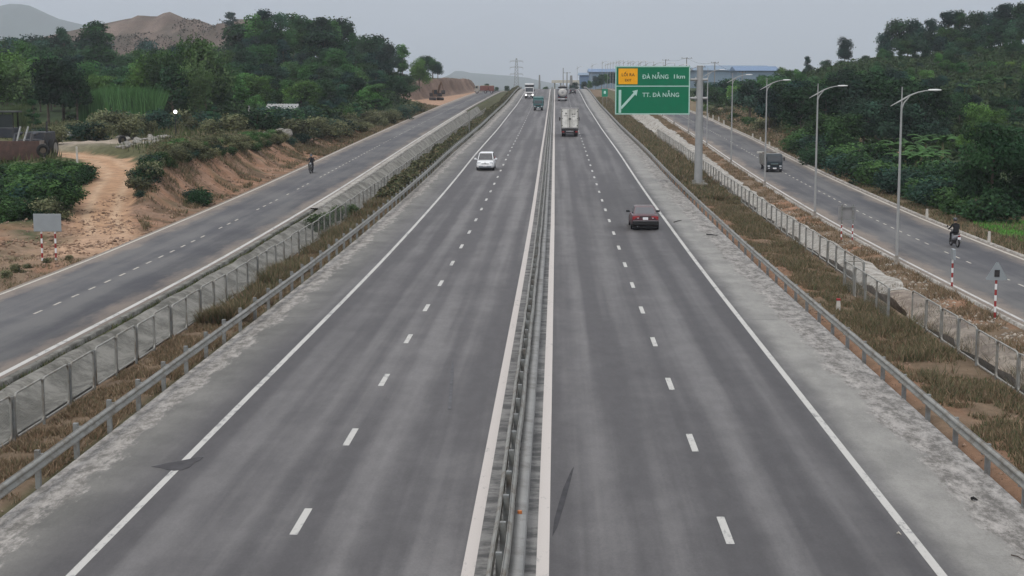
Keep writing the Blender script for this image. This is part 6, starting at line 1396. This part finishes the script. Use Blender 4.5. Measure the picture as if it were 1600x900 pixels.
DRY = [(.25, .18, .12), (.19, .14, .09), (.30, .225, .15), (.16, .13, .08), (.12, .115, .065), (.22, .15, .10)]; OLI = [(.10, .11, .058), (.14, .135, .078), (.085, .10, .05), (.18, .145, .09)]; GRN = [(.05, .075, .025), (.07, .10, .035), (.04, .06, .02)]
rs = np.random.RandomState(4)
def stripcover(name, x0, x1, y0, y1, n, hs, pal, label, thr=.40, sc=1.4, seed=1, w=.02):
    r = np.random.RandomState(seed); u = r.rand(n*3); Y = y0+(y1-y0)*u**1.5; X = r.uniform(x0, x1, n*3); k = (fbm(X, Y, sc, seed+90, 3)+r.uniform(-.08, .08, n*3) > thr) & (track(X, Y)[0] > 2.3); X, Y = X[k][:n], Y[k][:n]
    H = r.uniform(*hs, len(X))*(.5+1.1*fbm(X, Y, 1.8, seed+70, 2)); return blades(name, X, Y, H, pick(r, len(X), pal), label, 'grass', w, 1.1, seed)
stripcover('dry_grass', -14.3, -12.2, 26, 130, 90000, (.05, .22), DRY, 'dry brown grass on the strip between left guardrail and fence', .43, seed=3)
stripcover('dry_grass', 11.2, 14.2, 26, 150, 120000, (.06, .26), DRY+OLI, 'brown and olive weeds on the strip behind the right guardrail', .46, seed=5)
stripcover('dry_grass', 10.7, 14.3, 120, 420, 50000, (.2, .55), DRY+OLI+OLI, 'olive grass slope between the highway and the right fence further away', .36, seed=6, w=.06)
stripcover('dry_grass', 17.7, 19.4, 30, 300, 26000, (.1, .35), DRY, 'sparse dry grass between the right ditch and frontage road', .50, seed=7)
stripcover('dry_grass', 15.0, 17.4, 35, 80, 6000, (.2, .6), DRY+OLI, 'weeds growing in the rubble ditch at the right', .56, seed=17)
stripcover('verge_grass', 27.8, 34, 60, 300, 60000, (.1, .35), OLI+OLI+DRY, 'olive verge grass beside the right frontage road', .40, seed=8, w=.035)
stripcover('verge_grass', -17.4, -16.95, 28, 130, 9000, (.08, .25), OLI+GRN, 'thin green weeds along the kerb above the left ditch', .48, .8, seed=9)
stripcover('verge_grass', -30, -25.5, 60, 83, 5000, (.08, .25), OLI+DRY, 'patchy grass on the earth beside the left frontage road', .54, seed=10)
stripcover('verge_grass', -29, -25.5, 170, 340, 22000, (.15, .4), OLI+DRY, 'rough grass edging the left frontage road further away', .42, seed=12, w=.06)
stripcover('lawn_grass', 30, 46, 74, 112, 60000, (.15, .3), [(.10, .28, .05), (.13, .32, .06), (.08, .22, .045)], 'bright green young rice or grass at the right edge', .15, seed=13, w=.05)
r_ = np.random.RandomState(8); n = 30000; X = r_.uniform(-70, -31, n); Y = r_.uniform(108, 215, n); td, _z = track(X, Y); k = (td > 3.2) & (fbm(X, Y, 5, 97) > .42) & ~((np.abs(X+52) < 12) & (np.abs(Y-152) < 8)); X, Y = X[k], Y[k]
blades('wild_grass', X, Y, r_.uniform(.3, .9, len(X)), pick(r_, len(X), OLI+GRN), 'wild grass covering the left plateau around the dirt track', 'grass', .06, .5, 8)
# tall cane patch, bright green
def cane(px0, px1, Y0_, Y1_, h, label, pal, n, seed):
    r = np.random.RandomState(seed); Y = r.uniform(Y0_, Y1_, n); xa = at(px0, 190, 1.0)[0]; xb = at(px1, 190, 1.0)[0]; X = (xa+(xb-xa)*r.rand(n))*Y; H = h*r.uniform(.65, 1.1, n)*(.8+.4*fbm(X, Y, 3, seed, 2)); blades('cane_field', X, Y, H, pick(r, n, pal), label, 'tall grass', .12, .45, seed)
cane(124, 246, 214, 232, 4.6, 'dense bright green cane patch between the dark trees on the left', [(.085, .19, .065), (.11, .23, .085), (.07, .155, .055)], 16000, 21)
cane(-10, 42, 190, 215, 2.6, 'pale green tall grass behind the loader at the left edge', [(.07, .10, .045), (.085, .115, .05)], 8000, 22)
# scrub belt of the left strip in the distance: an unbroken leafy band
def scrubband(name, x0, x1, y0, y1, n, h, cols, label, seed, size=.2, thr=.3, sc=3.0):
    r = np.random.RandomState(seed); Y = y0+(y1-y0)*r.rand(n)**1.3; X = r.uniform(x0, x1, n); a = fbm(X, Y, sc, seed+30, 3); k = (a > thr) & (track(X, Y)[0] > 2.5); X, Y, a = X[k], Y[k], a[k]
    e_ = np.minimum((X-x0)/.5, (x1-X)/.5).clip(0, 1)**.5; H = h*np.clip((a-thr)/(.62-thr), .15, 1.2)*e_; Z = T(X, Y)+H*r.rand(len(X))**.45; C = np.stack([X, Y, Z], -1); Nn = r.randn(len(X), 3)+np.array([0, 0, .8]); Nn /= np.linalg.norm(Nn, axis=1)[:, None]
    V, Fq = leaf_quads(C, Nn, size, r); cl = pick(r, len(X), cols)*(.7+.6*vnoise(X, Y, 2.0, seed))[:, None]; tag(mesh_np(name, V, Fq, M_['grass'], None, cl), label, 'scrub', None, 'stuff')
stripcover('dry_grass', -14.2, -12.5, 60, 130, 26000, (.3, .7), OLI+OLI+DRY, 'taller olive tussocks in the left strip', .52, 2.6, seed=41, w=.02)
scrubband('roadside_scrub', -14.3, -12.3, 118, 520, 60000, 1.15, OLI+[(.05, .055, .03)], 'bushy olive scrub band along the left guardrail running to the crest', 42, .26, .34, 4)
stripcover('dry_grass', 11.8, 14.1, 26, 130, 30000, (.18, .42), OLI+OLI+DRY, 'taller olive tussocks behind the right guardrail', .57, 1.7, seed=43, w=.018)
scrubband('roadside_scrub', -36, -30.3, 104, 215, 60000, .75, OLI, 'grey-olive scrub spilling over the crest of the orange bank', 44, .17, .36, 4)
stripcover('wild_grass', -30.8, -26.2, 96, 240, 26000, (.1, .4), OLI+DRY, 'sparse weeds on the face of the orange bank', .56, 2.0, seed=61, w=.025)
scrubband('roadside_scrub', 28.5, 40, 150, 300, 30000, .9, DRY+OLI+[(.2, .16, .12)], 'brown scrub and rubble on the stony right verge', 45, .28, .48, 5)
scrubband('hill_undergrowth', -75, -31, 232, 330, 50000, 2.2, [(.03, .06, .022), (.045, .08, .03), (.022, .045, .018)], 'undergrowth between the trees on the left hillside', 46, .6, .3, 8)
scrubband('hill_undergrowth', 34, 120, 160, 420, 110000, 1.8, [(.025, .05, .02), (.04, .07, .028), (.05, .075, .032)], 'undergrowth between the trees on the right hillside', 47, .7, .3, 9)
scrubband('hill_undergrowth', -110, -40, 330, 420, 50000, 2.0, [(.025, .05, .02), (.04, .07, .028)], 'undergrowth high on the left hill', 48, .8, .25, 9)
scrubband('hill_scrub', -270, -120, 630, 705, 16000, 1.6, [(.05, .05, .035), (.07, .06, .045)], 'dark scrub dotted over the bare brown hill', 49, .8, .56, 18)
# ------------------------------------------------------------------ mountains and haze
def mountain(name, pts, Y, depth, col, seed, label):
    P = np.array([(at(a, b, Y)[0], at(a, b, Y)[1]) for a, b in pts]); xs = np.linspace(P[0, 0], P[-1, 0], 160); rid = np.interp(xs, P[:, 0], P[:, 1]); m = 40; v = np.linspace(-1, 1, m)
    GX, GV = np.meshgrid(xs, v); fall = np.clip(1-np.abs(GV), 0, 1)**1.15; nn = (fbm(GX, GV*depth, depth*.35, seed, 5)-.5)*.35*(1-fall)*fall*4; GZ = -3+(rid[None, :]+3)*np.clip(fall+nn, 0, 1.0); GY = Y+GV*depth
    V = np.stack([GX, GY, GZ], -1).reshape(-1, 3); i = np.arange(160*m).reshape(m, 160); Fq = np.stack([i[:-1, :-1], i[:-1, 1:], i[1:, 1:], i[1:, :-1]], -1).reshape(-1, 4); o = mesh_np(name, V, Fq, mat(name+'_forest', col, .95, 0, .25, .004), smooth=True); o['kind'] = 'structure'
mountain('hills_left', [(-260, 110), (-160, 60), (-60, 30), (-20, 12), (0, 7.5), (20, 3.5), (40, 4.5), (52, 10), (70, 19), (88, 27), (104, 31), (122, 35), (140, 42), (165, 52), (230, 90), (300, 134)], 5200, 1200, (.04, .06, .045), 5, '')
mountain('hills_middle', [(620, 140), (690, 122), (703, 116), (712, 110), (722, 110), (735, 113), (760, 115), (800, 118), (825, 121), (850, 127), (880, 133), (930, 139)], 6000, 1200, (.04, .06, .045), 6, '')
mountain('hills_far', [(380, 134), (480, 100), (560, 84), (640, 62), (700, 44), (750, 24), (785, 12), (800, 13), (830, 30), (860, 46), (920, 66), (1000, 92), (1100, 134)], 27000, 4500, (.06, .07, .06), 7, '')

# clods and stones lying about on the bare soil
def clods(label, x0, x1, y0, y1, n, smin, smax, col, seed):
    r = np.random.RandomState(seed); X = r.uniform(x0, x1, n); Y = y0+(y1-y0)*r.rand(n)**1.3; k = fbm(X, Y, 2.0, seed, 2)+r.uniform(-.15, .15, n) > .5; X, Y = X[k], Y[k]; Z = T(X, Y); n = len(X)
    base = np.array([(1, 0, 0), (0, 1, 0), (-1, 0, 0), (0, -1, 0), (0, 0, 1), (0, 0, -.6)], float); f = np.array([(0, 1, 4), (1, 2, 4), (2, 3, 4), (3, 0, 4), (1, 0, 5), (2, 1, 5), (3, 2, 5), (0, 3, 5)])
    s = smin+(smax-smin)*r.rand(n)**3; V = base[None]*(s[:, None, None]*r.uniform(.5, 1.3, (n, 6, 3)))*np.array([1, 1, .7]); a = r.uniform(0, 6.28, n); c, sn = np.cos(a)[:, None], np.sin(a)[:, None]
    V = np.stack([V[:, :, 0]*c-V[:, :, 1]*sn, V[:, :, 0]*sn+V[:, :, 1]*c, V[:, :, 2]], -1)+np.stack([X, Y, Z], -1)[:, None, :]
    Fq = (f[None]+(np.arange(n)*6)[:, None, None]).reshape(-1, 3); cl = np.repeat(np.array(col)[None]*r.uniform(.6, 1.4, (n, 1)), 8, 0)
    tag(mesh_np('loose_stones', V.reshape(-1, 3), Fq, M_['grass'], None, cl), label, 'gravel', None, 'stuff')
clods('clods and small stones on the soil behind the right guardrail', 10.6, 14.0, 27, 150, 9000, .015, .09, (.26, .18, .13), 3)
clods('clods and stones on the orange bank and track mouth', -33, -25.6, 84, 200, 9000, .03, .20, (.27, .18, .125), 4)
clods('mortar lumps and rubble in the right ditch', 15.0, 19.3, 32, 130, 9000, .02, .16, (.36, .32, .27), 5)
clods('small stones on the strip beside the left fence', -14.3, -12.2, 27, 110, 4000, .015, .07, (.24, .19, .15), 6)
clods('stones on the earth around the striped sign posts', -40, -25.6, 60, 100, 7000, .03, .16, (.27, .19, .14), 7)
def haze_box():
    lo_z, hi_z = -6.0, 1450.0
    mb = MB(); mb.box((0, 14500, (lo_z+hi_z)/2), (81000, 39500, hi_z-lo_z))
    m = bpy.data.materials.new('haze_air'); m.use_nodes = True; N, L = m.node_tree.nodes, m.node_tree.links
    N.remove(N['Principled BSDF']); v = N.new('ShaderNodeVolumePrincipled'); v.inputs['Color'].default_value = (.82, .88, .98, 1); v.inputs['Density'].default_value = HAZE_DENSITY; v.inputs['Anisotropy'].default_value = 0.0
    L.new(v.outputs[0], N['Material Output'].inputs['Volume']); o = mb.build('haze', m); o['kind'] = 'stuff'
haze_box()
